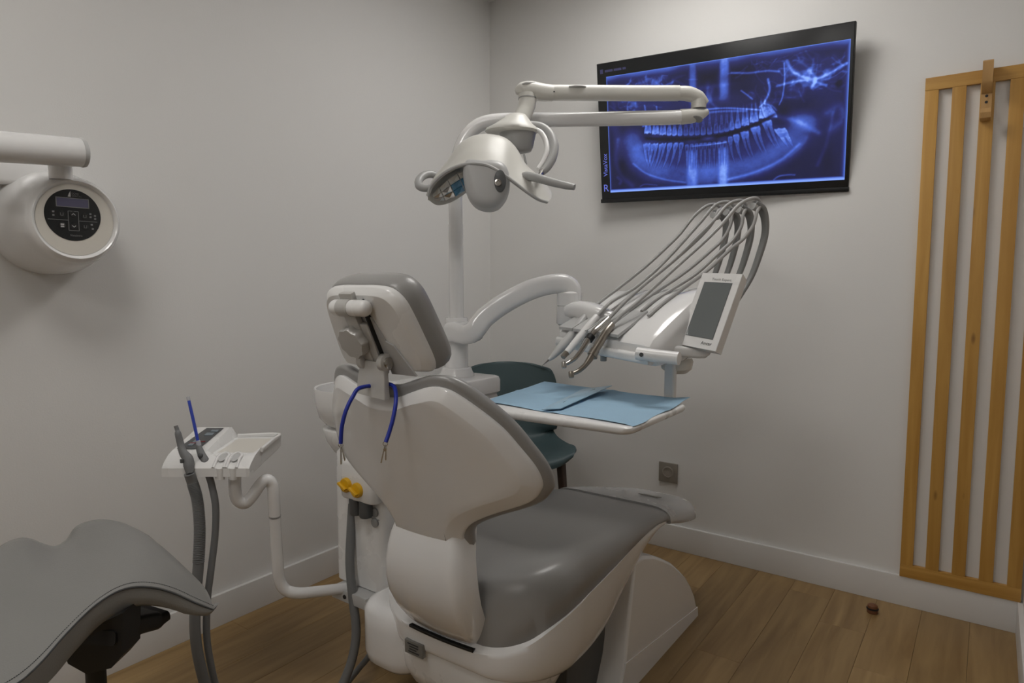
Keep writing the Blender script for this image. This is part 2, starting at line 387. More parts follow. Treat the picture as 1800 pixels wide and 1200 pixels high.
    for pts, w_, a in (([(.56, .885), (.63, .865), (.70, .862), (.745, .845)], .008, .34), ([(.775, .91), (.80, .83), (.845, .775), (.90, .76), (.99, .835)], .011, .40), ([(.705, .80), (.712, .72), (.695, .64), (.675, .60)], .008, .44), ([(.765, .90), (.768, .78), (.762, .66), (.75, .60)], .005, .36), ([(.60, .74), (.625, .70), (.645, .665)], .006, .34),
                       ([(.74, .74), (.80, .755), (.86, .75), (.92, .70)], .010, .30), ([(.86, .82), (.88, .76), (.87, .70)], .012, .34), ([(.69, .62), (.72, .60), (.74, .56)], .006, .26), ([(.26, .88), (.29, .80), (.32, .74)], .006, .26), ([(.20, .80), (.25, .84), (.31, .88)], .010, .22), ([(.18, .72), (.185, .66), (.19, .60)], .006, .3), ([(.235, .70), (.24, .64), (.25, .58)], .005, .26), ([(.04, .68), (.09, .66), (.13, .69)], .012, .26), ([(.12, .96), (.11, .92), (.08, .89)], .008, .2)): stroke(pts, w_, a)
    I *= 1 - .85 * np.exp(-(((U - .965) / .014) ** 2 + ((V - .70) / .035) ** 2) ** 2)
    # teeth
    def tooth(x, yc, w, hc, hr, up, tilt, amp, molar, lean=0.0):
        nonlocal I
        sg = 1 if up else -1; ly = (V - yc) * sg; lx = (U - x) - tilt * ly
        bite = (.006 * np.abs(np.sin(lx / w * math.pi * 2 + .4)) if molar else .006 * (np.abs(lx / w) * 2) ** 2)
        cw = w * .5 * (1 - .22 * np.clip((ly - hc * .45) / (hc * .55), 0, 1) - .12 * np.clip(1 - ly / (hc * .3), 0, 1) ** 2)
        cr = sig((cw - np.abs(lx)) / (w * .030)) * sig((ly - bite) / .0022) * sig((hc - ly) / .006)
        edge = np.exp(-((cw - np.abs(lx)) / (w * .09)) ** 2) * .12 + .14 * np.exp(-((ly - bite) / .014) ** 2)
        I = I * (1 - .95 * cr) + cr * (amp * (.82 + .3 * fine) + edge - .12 * np.exp(-((lx / (w * .2)) ** 2 + ((ly - hc * .75) / (hc * .3)) ** 2)))
        I *= 1 - .35 * np.exp(-((np.abs(lx) - cw - .0014) / .0016) ** 2) * sig(ly / .004) * sig((hc - ly) / .01)
        t = np.clip((ly - hc) / hr, 0, 1); on = sig((ly - hc * .96) / .003) * sig((hr + hc - ly) / .006)
        for dx in ((-.25, .25) if molar else (0,)):
            rw = w * (.17 if molar else .30) * (1 - .75 * t ** 1.3); rx = lx - dx * w * (1 - .2 * t) - lean * t * t
            rt = sig((rw - np.abs(rx)) / (w * .035)) * on; I = I + rt * amp * (.42 - .16 * t) * (.8 + .4 * fine) - .06 * rt * np.exp(-(rx / (w * .045)) ** 2)
            I *= 1 - .25 * np.exp(-((np.abs(rx) - rw - .0018) / .0018) ** 2) * on
    yu = lambda x: .428 + .09 * max(0, x - .46) ** 2 / .06 + .045 * max(0, .46 - x) ** 2 / .06
    yl = lambda x: .382 + .12 * max(0, x - .46) ** 2 / .06 + .02 * max(0, .46 - x) ** 2 / .06 - .02 * math.exp(-((x - .46) / .07) ** 2)
    for x, w_, mol, am in ((.192, .034, 1, .60), (.228, .034, 1, .62), (.262, .032, 1, .60), (.291, .023, 0, .56), (.315, .022, 0, .54), (.340, .022, 0, .46), (.690, .036, 1, .64), (.653, .035, 1, .62), (.618, .032, 1, .58), (.588, .024, 0, .54), (.563, .022, 0, .48)):
        tooth(x, yu(x), w_, .064, .105, True, .10 * (.46 - x), am, mol)
    for k, x in enumerate((.366, .391, .416, .442, .470, .497, .520, .542)): tooth(x, .425 + .006 * abs(k - 3.5) * .5, .022, .07, .13, True, .06 * (.46 - x), .30, 0)
    for x, w_, mol, am, tl in ((.186, .036, 1, .50, .02), (.224, .036, 1, .52, -.16), (.262, .034, 1, .50, -.20), (.295, .024, 0, .48, -.20), (.322, .022, 0, .46, -.18), (.346, .021, 0, .40, -.10), (.700, .040, 1, .56, .26), (.656, .039, 1, .56, .22), (.614, .034, 1, .52, .16), (.580, .026, 0, .54, .10), (.556, .020, 0, .40, .06)):
        tooth(x, yl(x), w_, .058, .15, False, tl * .6, am, mol, lean=.012 * np.sign(tl))
    for x in (.370, .392, .413, .432, .450, .469, .489, .510, .533): tooth(x, .365, .017, .055, .15, False, .05 * (x - .46), .28, 0)
    tooth(.722, .505, .050, .085, .03, True, -.25, .66, 1); tooth(.752, .425, .046, .075, .075, False, .30, .60, 1)
    # dark bite gap
    gap = .405 + .10 * np.maximum(0, U - .46) ** 2 / .06 + .032 * np.maximum(0, .46 - U) ** 2 / .06
    gm = np.exp(-np.abs((V - gap) / .015) ** 3) * sig((U - .178) / .004) * sig((.735 - U) / .006); gm = gm * (1 - .85 * np.exp(-((U - .462) / .03) ** 4))
    I *= 1 - .90 * gm
    I += .30 * np.exp(-((V - .345 - .10 * np.maximum(0, U - .46)) / .005) ** 2) * sig((U - .395) / .004) * sig((.545 - U) / .004) * (.4 + vnoise(60, 3, 12))
    I += .22 * g(.462, .395, .022, .012)
    I = np.maximum(0, I - .015) * (.9 + .2 * fine)
    # film edge glow
    top = np.exp(-((1 - V) / .045) ** 1.3) * (.55 + .55 * vnoise(14, 1, 14)); e = np.maximum.reduce([.75 * np.exp(-U / .005), .8 * np.exp(-(1 - U) / .009), .95 * np.exp(-(V / .026) ** 4), .62 * top, .85 * np.exp(-((1 - V) / .007) ** 2)])
    I = np.maximum(I, e * .80) + .25 * e * I
    I = np.clip(I * 1.12, 0, 1)[..., None]
    c0, c1, c2, c3 = [np.array(s2l([v / 255 for v in c])) for c in ((15, 15, 30), (32, 36, 92), (64, 92, 186), (135, 170, 245))]
    return np.where(I < .25, c0 + (c1 - c0) * I / .25, np.where(I < .6, c1 + (c2 - c1) * (I - .25) / .35, c2 + (c3 - c2) * (I - .6) / .4))
nu, nv = 400, 220
A, B = np.meshgrid(np.linspace(0, 1, nu), np.linspace(0, 1, nv))
colr = radiograph(A, B)
Pg = np.array([tvp(.044 + .942 * a, .062 + .838 * b, .0008) for a, b in zip(A.ravel(), B.ravel())])
m = bpy.data.materials.new('radiograph_screen'); m.use_nodes = True; N = m.node_tree.nodes; L = m.node_tree.links
at = N.new('ShaderNodeAttribute'); at.attribute_name = 'film'; bs = N['Principled BSDF']
bs.inputs['Base Color'].default_value = (.01, .01, .012, 1); bs.inputs['Roughness'].default_value = .25
L.new(at.outputs['Color'], bs.inputs['Emission Color']); bs.inputs['Emission Strength'].default_value = 1.3
MATS['radiograph_screen'] = m
scr = obj('screen', Pg, [(j * nu + i, j * nu + i + 1, (j + 1) * nu + i + 1, (j + 1) * nu + i) for j in range(nv - 1) for i in range(nu - 1)], 'radiograph_screen', tv, smooth=False, label='lit screen with a panoramic dental radiograph in blue')
ca = scr.data.color_attributes.new('film', 'FLOAT_COLOR', 'POINT')
ca.data.foreach_set('color', np.concatenate([colr.reshape(-1, 3), np.ones((nu * nv, 1))], 1).astype(np.float32).ravel())
for nm, c in (('lettering_glow', (86, 96, 178)), ('lettering_faint', (40, 40, 66))):
    q = mat(nm, s2l([v / 255 for v in c]), .5, emit=1.0)
    q.node_tree.nodes['Principled BSDF'].inputs['Base Color'].default_value = (.01, .01, .01, 1)
text('lettering', 'VistaVox', .027, tvp(.033, .185, .0008), TV, -TU, 'lettering_glow', tv)
text('film_marker', 'R', .044, tvp(.0105, .072, .0008), TU, TV, 'lettering_glow', tv)
for a0, a1, b0, b1 in ((.016, .030, .925, .955), (.038, .075, .932, .948), (.080, .115, .932, .948), (.120, .135, .932, .948)):
    obj('header_mark', [tvp(a0, b0, .0009), tvp(a1, b0, .0009), tvp(a1, b1, .0009), tvp(a0, b1, .0009)], [(0, 1, 2, 3)], 'lettering_faint', tv, smooth=False)

# ---------------------------------------------------------------- slatted wooden coat panel and its hook
yf = YB - .020
sp = thing('slatted_coat_panel', 'tall honey pine wall panel of upright slats hung on the white wall', 'wall panel', (-.043, YB, BH))
x0, x1, zt, zb = -.224, .136, 1.908, .1135
obj('top_rail', *box(((x0 + x1) / 2, yf + .010, zt - .0215), (x1 - x0, .018, .043), .0015), 'rail_pine', sp)
obj('bottom_rail', *box(((x0 + x1) / 2, yf + .010, zb + .0235), (x1 - x0, .018, .047), .0015), 'rail_pine', sp)
for k in range(5):
    xk = x0 + .0205 + k * (x1 - x0 - .041) / 4
    obj('slat', *box((xk, yf + .011, (zt + zb) / 2 + .002), (.0405, .018, zt - zb - .090), .0015), 'slat_pine', sp)
hk = thing('coat_hook', 'small pale wooden coat hook on the top of the slatted panel', 'hook', (-.045, yf, 1.83))
hx, hw = -.046, .029
def yz_prism(o, pts, xw, name, m, parent, **k):
    P = np.array(pts, float); return obj(name, *loft([np.c_[np.full(len(P), o - xw / 2), P[:, 0], P[:, 1]], np.c_[np.full(len(P), o + xw / 2), P[:, 0], P[:, 1]]]), m, parent, angle=30, **k)
yy = yf - .0005
yz_prism(hx, [(yy, 1.925), (yy - .045, 1.925), (yy - .050, 1.920), (yy - .050, 1.86), (yy - .042, 1.845), (yy - .016, 1.825), (yy, 1.820)], hw, 'upper_peg', 'hook_beech', hk)
yz_prism(hx, [(yy, 1.83), (yy - .014, 1.83), (yy - .014, 1.775), (yy - .018, 1.760), (yy - .030, 1.758), (yy - .034, 1.770), (yy - .042, 1.772), (yy - .046, 1.758), (yy - .040, 1.742), (yy - .022, 1.738), (yy, 1.738)], hw, 'lower_peg', 'hook_beech', hk)
for z in (1.817, 1.797):
    obj('screw', *lathe([(.0045, 0), (.0045, .001), (.002, .0014)], (hx, yy - .0142, z), (0, -1, 0), 12), 'black_plastic', hk)

# ---------------------------------------------------------------- wall socket and door stop
so = thing('wall_socket', 'square bronze power socket low on the white wall', 'socket', (-1.141, YB, .348))
obj('cover_plate', *box((-1.141, YB - .005, .348), (.088, .010, .089), .003), 'socket_bronze', so)
obj('insert', *lathe([(.026, 0), (.026, .002), (.024, .003), (.021, .003), (.0195, -.004), (.0, -.004)], (-1.141, YB - .0102, .350), (0, -1, 0), 28), 'socket_insert', so)
for dx, dz in ((-.0095, .002), (.0095, .002), (.0, -.010)):
    obj('contact_hole', *lathe([(.0028, 0), (.0028, .0006), (.0001, .0007)], (-1.141 + dx, YB - .0068, .350 + dz), (0, -1, 0), 10), 'black_plastic', so)
ds = thing('door_stop', 'small round brown door stop with a black ring on the floor', 'door stop', (-.293, 2.665, 0))
obj('body', *lathe([(.017, 0), (.019, .004), (.018, .010), (.0165, .014)], (-.293, 2.665, 0), segs=24), 'amber_rubber', ds)
obj('ring', *lathe([(.0165, .013), (.0205, .0145), (.0205, .0175), (.0165, .019)], (-.293, 2.665, 0), segs=24), 'black_plastic', ds)
obj('cap', *lathe([(.0165, .019), (.018, .021), (.0165, .028), (.011, .032), (.002, .033)], (-.293, 2.665, 0), segs=24), 'amber_rubber', ds)

# ---------------------------------------------------------------- wall mounted x-ray generator
xc = np.array((-1.9550, 0.7704, 1.3595)); ex, ey, ez = np.array([1., 0, 0]), np.array([0, 1., 0]), np.array([0, 0, 1.])
xr = thing('wall_xray_unit', 'white round x-ray control unit with folded arm on the left wall', 'x-ray unit', (XL, xc[1], xc[2]))
ctr = (XL, xc[1], xc[2] + .004)
obj('housing', *lathe([(.142, 0), (.1425, .03), (.139, .07), (.131, .11), (.121, .145), (.115, .165), (.113, .180), (.108, .192), (.101, .197), (.096, .194), (.0935, .1885), (.0, .1885)], ctr, ex, 72), 'white_gloss', xr, angle=60)
fx = XL + .1887; fc = np.array([fx, ctr[1], ctr[2]])
obj('face_disc', *lathe([(.0925, .0), (.0922, .001), (.0, .001)], fc, ex, 64), 'cream_plastic', xr)
pc = fc - ey * .006 + ez * .012 + ex * .0012
pan = obj('control_panel', *lathe([(.0665, 0), (.0662, .001), (.0, .001)], pc, ex, 64), 'black_gloss', xr, label='round black control panel with a small display')
pp = pc + ex * .0013
pat = lambda a, b, h=0: pp + ey * a + ez * b + ex * h
def plate(name, a, b, wa, hb, m, parent, h=0.0, th=.0006, bev=.0): return obj(name, *join(box(pat(a, b, h), (th, wa, hb), bev)), m, parent, smooth=False)
obj('display_frame', *join(box(pat(0, .0435), (.0008, .078, .002), 0), box(pat(0, .0205), (.0008, .078, .002), 0), box(pat(-.038, .032), (.0008, .002, .024), 0), box(pat(.038, .032), (.0008, .002, .024), 0)), 'print_dim', pan, smooth=False)
plate('display', 0, .032, .074, .021, 'lcd_violet', pan)
obj('logo_mark', [pat(-.019, .047, .0006), pat(-.004, .047, .0006), pat(-.004, .062, .0006), pat(-.008, .055, .0006), pat(-.011, .047, .0006)], [(0, 1, 2, 3, 4)], 'print_light', pan, smooth=False)
text('lettering', 'D\u00dcRR', .0065, pat(-.002, .0535, .0006), ey, ez, 'print_dim', pan, .0002); text('lettering', 'DENTAL', .0065, pat(-.002, .0475, .0006), ey, ez, 'print_dim', pan, .0002)
text('lettering', 'VistaIntra', .0075, pat(.004, -.055, .0006), ey, ez, 'print_dim', pan, .0002, 'CENTER')
for a, b, wa, hb in ((-.036, -.014, .046, .0012), (.035, -.014, .044, .0012), (-.012, -.015, .0012, .050), (.012, -.015, .0012, .050), (0, .010, .024, .0012), (0, -.040, .024, .0012)):
    plate('divider_line', a, b, wa, hb, 'print_dim', pan)
for a, b, kind in ((0, .002, 'up'), (0, -.029, 'down'), (-.027, .001, 'sq'), (-.027, -.028, 'hh'), (.027, -.001, 'sq'), (.027, -.028, 'sq')):
    bt = obj('button', *lathe([(.0085, 0), (.008, .0008), (.0, .0009)], pat(a, b, .0), ex, 20), 'black_plastic', pan)
    if kind in ('up', 'down'):
        sg = 1 if kind == 'up' else -1
        for d in (-1, 1):
            q = [pat(a, b + sg * .003, .0011), pat(a, b + sg * .001, .0011), pat(a + d * .0045, b - sg * .003, .0011), pat(a + d * .0045, b - sg * .001, .0011)]
            obj('arrow_mark', q, [(0, 1, 2, 3)], 'print_light', bt, smooth=False)
    elif kind == 'hh':
        for d in (-1, 1): plate('tooth_mark', a, b + d * .0028, .008, .0036, 'print_light', bt, .0011)
    else:
        for da, db, wa, hb in ((-.003, 0, .0012, .007), (.003, 0, .0012, .007), (0, -.0034, .006, .0012)): plate('symbol_mark', a + da, b + db, wa, hb, 'print_dim', bt, .0011)
for a, b in ((-.046, .006), (-.046, -.003), (.041, .006), (.041, -.002), (.052, .002), (.052, -.006), (.043, -.022), (.045, -.033)): plate('setting_mark', a, b, .005, .0045, 'print_dim', pan)
obj('pivot_neck', *lathe([(.026, 0), (.027, .03), (.024, .05), (.024, .09)], (xc[0] - .012, xc[1] - .028, xc[2] + .105), (0, 0, 1), 32), 'white_gloss', xr)
arm = np.array([(-1.9077, 0.7674, 1.5304), (-1.9094, 0.6665, 1.5231), (-1.8915, 0.4300, 1.5026), (-1.8463, 0.2129, 1.4807)])
am = obj('folding_arm', *tube(arm, .0365, 32, smoothpath=False), 'white_gloss', xr)
d0 = (arm[0] - arm[1]) / np.linalg.norm(arm[0] - arm[1])
obj('arm_end_cap', *lathe([(.0368, 0), (.0375, .004), (.036, .010), (.030, .013), (.0, .0135)], arm[0] - d0 * .001, d0, 32), 'light_grey_plastic', am)
obj('lower_arm', *sweep([(-2.0831, 0.7608, 1.4916), (-2.0960, 0.6767, 1.4849), (-2.1499, 0.4636, 1.4728), (-2.1449, 0.2422, 1.4494)], .05, .062, .012, smoothpath=False), 'white_gloss', xr)

# ---------------------------------------------------------------- saddle stool
st = thing('saddle_stool', 'grey vinyl saddle stool with stitched rim in the near corner', 'stool', (-1.30, .58, 0))
front = [(-1.2418, 0.6993, 0.5447), (-1.2487, 0.6663, 0.5703), (-1.2574, 0.6323, 0.5999), (-1.2595, 0.5964, 0.6245), (-1.2598, 0.5609, 0.6403), (-1.2539, 0.5287, 0.6467), (-1.2410, 0.4947, 0.6459), (-1.2316, 0.4632, 0.6358), (-1.2114, 0.4203, 0.6190), (-1.1888, 0.3857, 0.6070), (-1.1632, 0.3480, 0.6022), (-1.1377, 0.3051, 0.6073)]
rear = [(-1.5130, 0.7057, 0.6325), (-1.5367, 0.6904, 0.6478), (-1.5540, 0.6675, 0.6655), (-1.5632, 0.6435, 0.6759), (-1.5701, 0.6142, 0.6793), (-1.5663, 0.5856, 0.6748), (-1.5552, 0.5611, 0.6601), (-1.5460, 0.5364, 0.6568), (-1.5331, 0.5101, 0.6709), (-1.5154, 0.4760, 0.6955), (-1.4970, 0.4407, 0.7033), (-1.4754, 0.3932, 0.6928)]
mid1 = [(-1.3228, 0.7232, 0.5598), (-1.3502, 0.6955, 0.6001), (-1.3625, 0.6648, 0.6262), (-1.3711, 0.6297, 0.6447), (-1.3681, 0.5957, 0.6525), (-1.3580, 0.5595, 0.6516), (-1.3463, 0.5241, 0.6462), (-1.3332, 0.4899, 0.6429), (-1.3188, 0.4508, 0.6421), (-1.3014, 0.4134, 0.6387), (-1.2825, 0.3766, 0.6303), (-1.2588, 0.3308, 0.6205)]
mid2 = [(-1.4289, 0.7243, 0.5888), (-1.4513, 0.6999, 0.6265), (-1.4693, 0.6767, 0.6453), (-1.4790, 0.6464, 0.6578), (-1.4768, 0.6114, 0.6620), (-1.4700, 0.5787, 0.6572), (-1.4575, 0.5440, 0.6540), (-1.4411, 0.5126, 0.6551), (-1.4282, 0.4792, 0.6601), (-1.4080, 0.4450, 0.6667), (-1.3899, 0.4086, 0.6670), (-1.3630, 0.3592, 0.6600)]
G = gridsm([front, mid1, mid2, rear], 4, 5)
cen = G.reshape(-1, 3).mean(0)
# roll the back edge over and close the cushion underneath
last = G[-1]; dirb = (G[-1] - G[-3]); dirb /= np.linalg.norm(dirb, axis=1)[:, None]
rk = (np.clip(np.linspace(0, 1, G.shape[1]) / .2, .02, 1))[:, None]
roll = [last + (dirb * .020 - ez * .006) * rk, last + (dirb * .032 - ez * .022) * rk, last + (dirb * .030 - ez * .045) * rk]
inn = np.array([-math.sin(.62), math.cos(.62), 0])
f0 = G[0]; nU = G.shape[1]
Top = np.concatenate([G, np.array(roll)])
dU = .016 + .026 * np.clip(np.linspace(0, 1, nU) / .16, 0, 1) ** .8            # rim depth grows away from the pointed corner
vv = np.clip(np.arange(len(Top)) / 3.0, 0, 1)
side = np.clip(np.linspace(0, 1, nU) / .10, 0, 1)
Bot = Top - ez * (dU * side)[None, :, None] * 1.0 + inn * ((.018 * vv)[:, None] * side[None, :])[:, :, None]
Bot[0] += inn * .012
r_, c_ = Top.shape[:2]; mm_ = r_ * c_; Fs = []
for i in range(r_ - 1):
    for j in range(c_ - 1):
        a = i * c_ + j; Fs.append((a, a + 1, a + c_ + 1, a + c_)); Fs.append((mm_ + a, mm_ + a + c_, mm_ + a + c_ + 1, mm_ + a + 1))
for i in range(r_ - 1):
    for e in (0, c_ - 1): a = i * c_ + e; Fs.append((a, a + c_, mm_ + a + c_, mm_ + a))
for j in range(c_ - 1): a = (r_ - 1) * c_ + j; Fs.append((a, a + 1, mm_ + a + 1, mm_ + a))
seat = obj('seat', np.concatenate([Top.reshape(-1, 3), Bot.reshape(-1, 3)]), Fs, 'stool_vinyl', st, angle=70)
d3 = (dU * np.clip(np.linspace(0, 1, nU) / .03, .15, 1))[:, None]
obj('seat_border', *loft([f0, f0 - ez * d3 * .12 - inn * .003, f0 - ez * d3 * .45 - inn * .0065, f0 - ez * d3 * .8 - inn * .004, f0 - ez * d3 + inn * .006, Bot[0] + ez * .001 + inn * .01], cap=False, closed=False), 'stool_vinyl', st, angle=80)
seam = f0 + ez * .0005 - inn * .0035
obj('seam', *tube(seam - ez * .002, .0016, 6, 1, smoothpath=False), 'seam_thread', seat, label='dark seam along the rim')
st_line = G[1] * .55 + G[0] * .45 + ez * .0004
for k in range(0, len(st_line) - 1):
    a, b = st_line[k], st_line[k + 1]
    for q in range(3):
        p0 = a + (b - a) * (q / 3 + .03); p1 = a + (b - a) * (q / 3 + .2)
        obj('stitch', *tube([p0, p1], .0008, 5, 1, smoothpath=False), 'seam_thread', seat)
mc = np.array((-1.3265, 0.5456, 0.5423)); Rm = rotz(35.7)
md_o = obj('tilt_mechanism', *sweep([(-1.3679, 0.6264, 0.5362), (-1.3609, 0.5943, 0.5361), (-1.3359, 0.5400, 0.5531), (-1.3027, 0.4787, 0.5653)], .14, [.02, .034, .036, .026], .008), 'black_plastic', st)
obj('bracket', *prism([(-.062, .02), (.055, .075), (.05, -.005), (.03, -.028), (-.015, -.040), (-.048, -.02)], np.array((-1.2978, 0.5159, 0.5348)) - inn * .03, (math.cos(.62), math.sin(.62), 0), (0, 0, 1), inn, .06, 0), 'black_plastic', st, smooth=False)
obj('lever_knob', *lathe([(.006, 0), (.008, .004), (.007, .010), (.002, .012)], np.array((-1.3545, 0.6040, 0.5257)), (0, 0, -1), 14), 'black_plastic', st)
cc = np.array((-1.3119, 0.5050, 0.4711)); cx_, cy_ = cc[0], cc[1]
obj('gas_column', *lathe([(.017, .54), (.017, .26), (.027, .255), (.027, .07)], (cx_, cy_, 0), segs=24), 'black_plastic', st)
for k in range(5):
    a = math.radians(72 * k + 12); d = np.array([math.cos(a), math.sin(a), 0])
    lg = obj('leg', *sweep([np.array([cx_, cy_, .10]), np.array([cx_, cy_, .095]) + d * .12, np.array([cx_, cy_, .07]) + d * .25], [.045, .036, .028], [.035, .026, .02], .006), 'black_plastic', st)
    wc = np.array([cx_, cy_, .028]) + d * .25
    obj('castor', *join(lathe([(.02, -.02), (.027, -.018), (.0275, -.004), (.022, -.003), (.022, .003), (.0275, .004), (.027, .018), (.02, .02)], wc, np.cross(d, ez), 20), tube([wc, wc + ez * .035], .006, 8, 1, smoothpath=False)), 'black_plastic', lg)

# ---------------------------------------------------------------- dental chair (centre plane x = XC, facing the back wall)
XC = -1.03
ch = thing('dental_chair', 'reclining dental chair with white shell and grey vinyl upholstery', 'dental chair', (XC, 1.7, 0))
ycl = lambda z: .949 + (.965 - z) * .367                       # rear surface of the backrest in the centre plane
HO = [(0, .964), (.042, .968), (.082, .982), (.126, .996), (.158, .995), (.186, .981), (.225, .948), (.257, .913), (.28, .872), (.300, .831), (.307, .797), (.301, .772), (.272, .740), (.188, .702), (.135, .671), (.110, .640), (.102, .600), (.06, .585), (0, .58)]
def full_outline(h, n=4):
    h = catmull(np.array(h, float), n); l = h[::-1][1:-1] * np.array([-1, 1]); return np.concatenate([h, l])
OUT = full_outline(HO)
CEN = np.array([0, .83])
def back_pt(q, off, fw=.9): return np.c_[XC + q[:, 0], np.array([ycl(z) for z in q[:, 1]]) + fw * q[:, 0] ** 2 + off, q[:, 1]]
def shrink(P, d):                                               # move an outline inwards by d along its normals
    t = np.roll(P, -1, 0) - np.roll(P, 1, 0); nn = np.c_[t[:, 1], -t[:, 0]]; nn /= np.linalg.norm(nn, axis=1)[:, None] + 1e-9
    if ((CEN - P) * nn).sum() < 0: nn = -nn
    return P + nn * d
def backring(k, ins, off): return back_pt(CEN + (shrink(OUT, ins) - CEN) * k, off)
rings = [back_pt(CEN + (shrink(OUT, .004) - CEN) * k, 0) for k in (.03, .2, .4, .6, .78)] + [backring(1, .032, .0), backring(1, .030, .0008), backring(1, .0085, .0155), backring(1, .0055, .018), backring(1, .004, .021), backring(1, .004, .027), backring(1, .008, .030)]
obj('backrest_shell', *loft(rings), 'white_gloss', ch, angle=28)
PO = full_outline([(0, .986), (.042, .990), (.082, 1.002), (.126, 1.015), (.162, 1.014), (.194, .999), (.235, .961), (.266, .922), (.289, .878), (.308, .834), (.315, .796), (.307, .766), (.275, .735), (.192, .699), (.142, .672), (.120, .648), (.108, .60), (.07, .565), (0, .56)])
def padring(k, ins, off): return back_pt(CEN + (shrink(PO, ins) - CEN) * k, off, .9)
obj('backrest_pad', *loft([padring(.9, .02, .026), padring(1, .010, .027), padring(1, .003, .031), padring(1, 0, .040), padring(1, .002, .052), padring(1, .012, .061), padring(1, .028, .067)] + [padring(k, .03, .070) for k in (.85, .6, .3, .05)]), 'vinyl_grey', ch, angle=75)
# lumbar cover below the waist: bulges out over the hinge
rows = []
for z, y0, hw in ((.672, 1.080, .102), (.650, 1.079, .105), (.634, 1.074, .108), (.615, 1.066, .112), (.585, 1.058, .117), (.55, 1.054, .122), (.51, 1.056, .125), (.47, 1.065, .125), (.43, 1.085, .121), (.395, 1.110, .114), (.370, 1.132, .107), (.350, 1.152, .102)):
    r = []
    for q in np.linspace(-1, 1, 33):
        s_ = hw * (q if abs(q) < .8 else math.copysign(.8 + .2 * math.sin((abs(q) - .8) / .2 * 1.45) ** .9, q)); e = max(0, abs(q) - .8) / .2
        r.append((XC + s_, y0 + .9 * s_ * s_ + .050 * e ** 1.8, z))
    rows.append(r)
lum = obj('lumbar_cover', *sheet(np.array(rows), .012, (0, 1, 0)), 'white_gloss', ch, angle=75)
obj('hinge_slit', *sweep([(XC + q * .104, 1.139 + .5 * (q * .100) ** 2, .3525) for q in np.linspace(-.97, .97, 11)], .012, .007, .002, 2), 'black_plastic', ch)
# seat and leg cushion, loft along the chair
def pad_ring(y, w_, zc, zb, zl, nn=30, pw=5.0):
    r = []
    for q in np.linspace(-1, 1, nn):
        qq = math.copysign(1 - (1 - abs(q)) ** 1.6, q) if abs(q) > .0 else 0
        s_ = w_ * qq; top = zc + (zb - zc) * min(1, abs(qq) * 1.02) ** 3
        r.append((XC + s_, y, zl + (top - zl) * max(0, 1 - abs(qq) ** pw) ** (1 / 2.6)))
    for q in np.linspace(.985, -.985, 9): r.append((XC + w_ * .985 * q, y, zl - .004))
    return r
ST = [(1.158, .110, .430, .445, .366), (1.164, .145, .470, .492, .364), (1.178, .188, .498, .532, .372), (1.205, .228, .510, .562, .390), (1.25, .256, .515, .586, .417), (1.315, .273, .518, .594, .440), (1.40, .274, .520, .584, .450), (1.50, .267, .519, .564, .455), (1.62, .256, .516, .536, .456), (1.75, .242, .504, .518, .458), (1.88, .228, .488, .498, .452), (1.96, .221, .474, .482, .440), (2.01, .218, .462, .469, .430), (2.03, .214, .452, .458, .428)]
STs = catmull(np.array(ST), 4)
obj('seat_cushion', *loft([pad_ring(*r) for r in STs]), 'vinyl_grey', ch, angle=75)
FT = [(2.012, .2225, .4685, .4755, .4200), (2.04, .2225, .466, .473, .414), (2.12, .217, .449, .456, .390), (2.22, .208, .424, .430, .364), (2.31, .195, .402, .407, .343), (2.38, .168, .386, .390, .331), (2.42, .126, .377, .380, .328), (2.434, .07, .370, .372, .334)]
fo = obj('foot_cover', *loft([pad_ring(*r) for r in catmull(np.array(FT), 4)]), 'clear_grey', ch, angle=75, label='glossy grey plastic cover over the foot end')
obj('foot_label', *box((-.965, 2.20, .4335), (.075, .035, .002), .0005, np.array([[1, 0, 0], [0, .97, .245], [0, -.245, .97]])), 'plate_metal', fo)
# white under-shell below the cushion
def shell_ring(y, w_, zt, zl, wl):
    q = []
    for t in np.linspace(0, 1, 10):
        a = t * math.pi / 2; q.append((w_ * (1 - t) ** .35 if False else wl + (w_ - wl) * math.cos(a) ** .7, zl + (zt - zl) * (1 - math.sin(a)) ** .75 if False else zl + (zt - zl) * (1 - t) ** 1.5))
    r = [(XC + w_, y, zt)] + [(XC + a_, y, z_) for a_, z_ in q[1:]]
    return r + [(2 * XC - p[0], y, p[2]) for p in r[::-1]]
SH = [(1.140, .104, .350, .318, .09), (1.145, .132, .352, .300, .11), (1.160, .180, .362, .288, .14), (1.190, .226, .386, .280, .18), (1.235, .257, .414, .272, .21), (1.31, .276, .438, .260, .225), (1.38, .277, .450, .256, .225), (1.46, .273, .455, .258, .22), (1.54, .266, .457, .268, .21), (1.65, .253, .459, .315, .20), (1.80, .237, .458, .375, .18), (1.92, .224, .448, .402, .16), (2.00, .213, .430, .402, .15)]
obj('seat_shell', *loft([shell_ring(*r) for r in catmull(np.array(SH), 4)]), 'white_gloss', ch, angle=60)
lo_ = []
for z_, w_, y0, y1 in ((.33, .20, 1.160, 1.44), (.27, .205, 1.156, 1.45), (.22, .20, 1.160, 1.44), (.18, .185, 1.175, 1.42), (.15, .15, 1.21, 1.38)):
    q = rrect(2 * w_, y1 - y0, .09, 6); lo_.append(np.c_[XC + q[:, 0], (y0 + y1) / 2 + q[:, 1], np.full(len(q), z_)])
obj('lower_body', *loft(lo_), 'white_plastic', ch, angle=40)
npl = obj('name_plate', *box((XC - .083, 1.1395, .300), (.060, .012, .034), .0006), 'plate_metal', ch)
for k in range(4): obj('print_line', *box((XC - .085 + .003 * (k % 2), 1.1331, .310 - k * .0066), (.036 - .006 * (k % 3), .0006, .0028), 0), 'print_dark', npl, smooth=False)
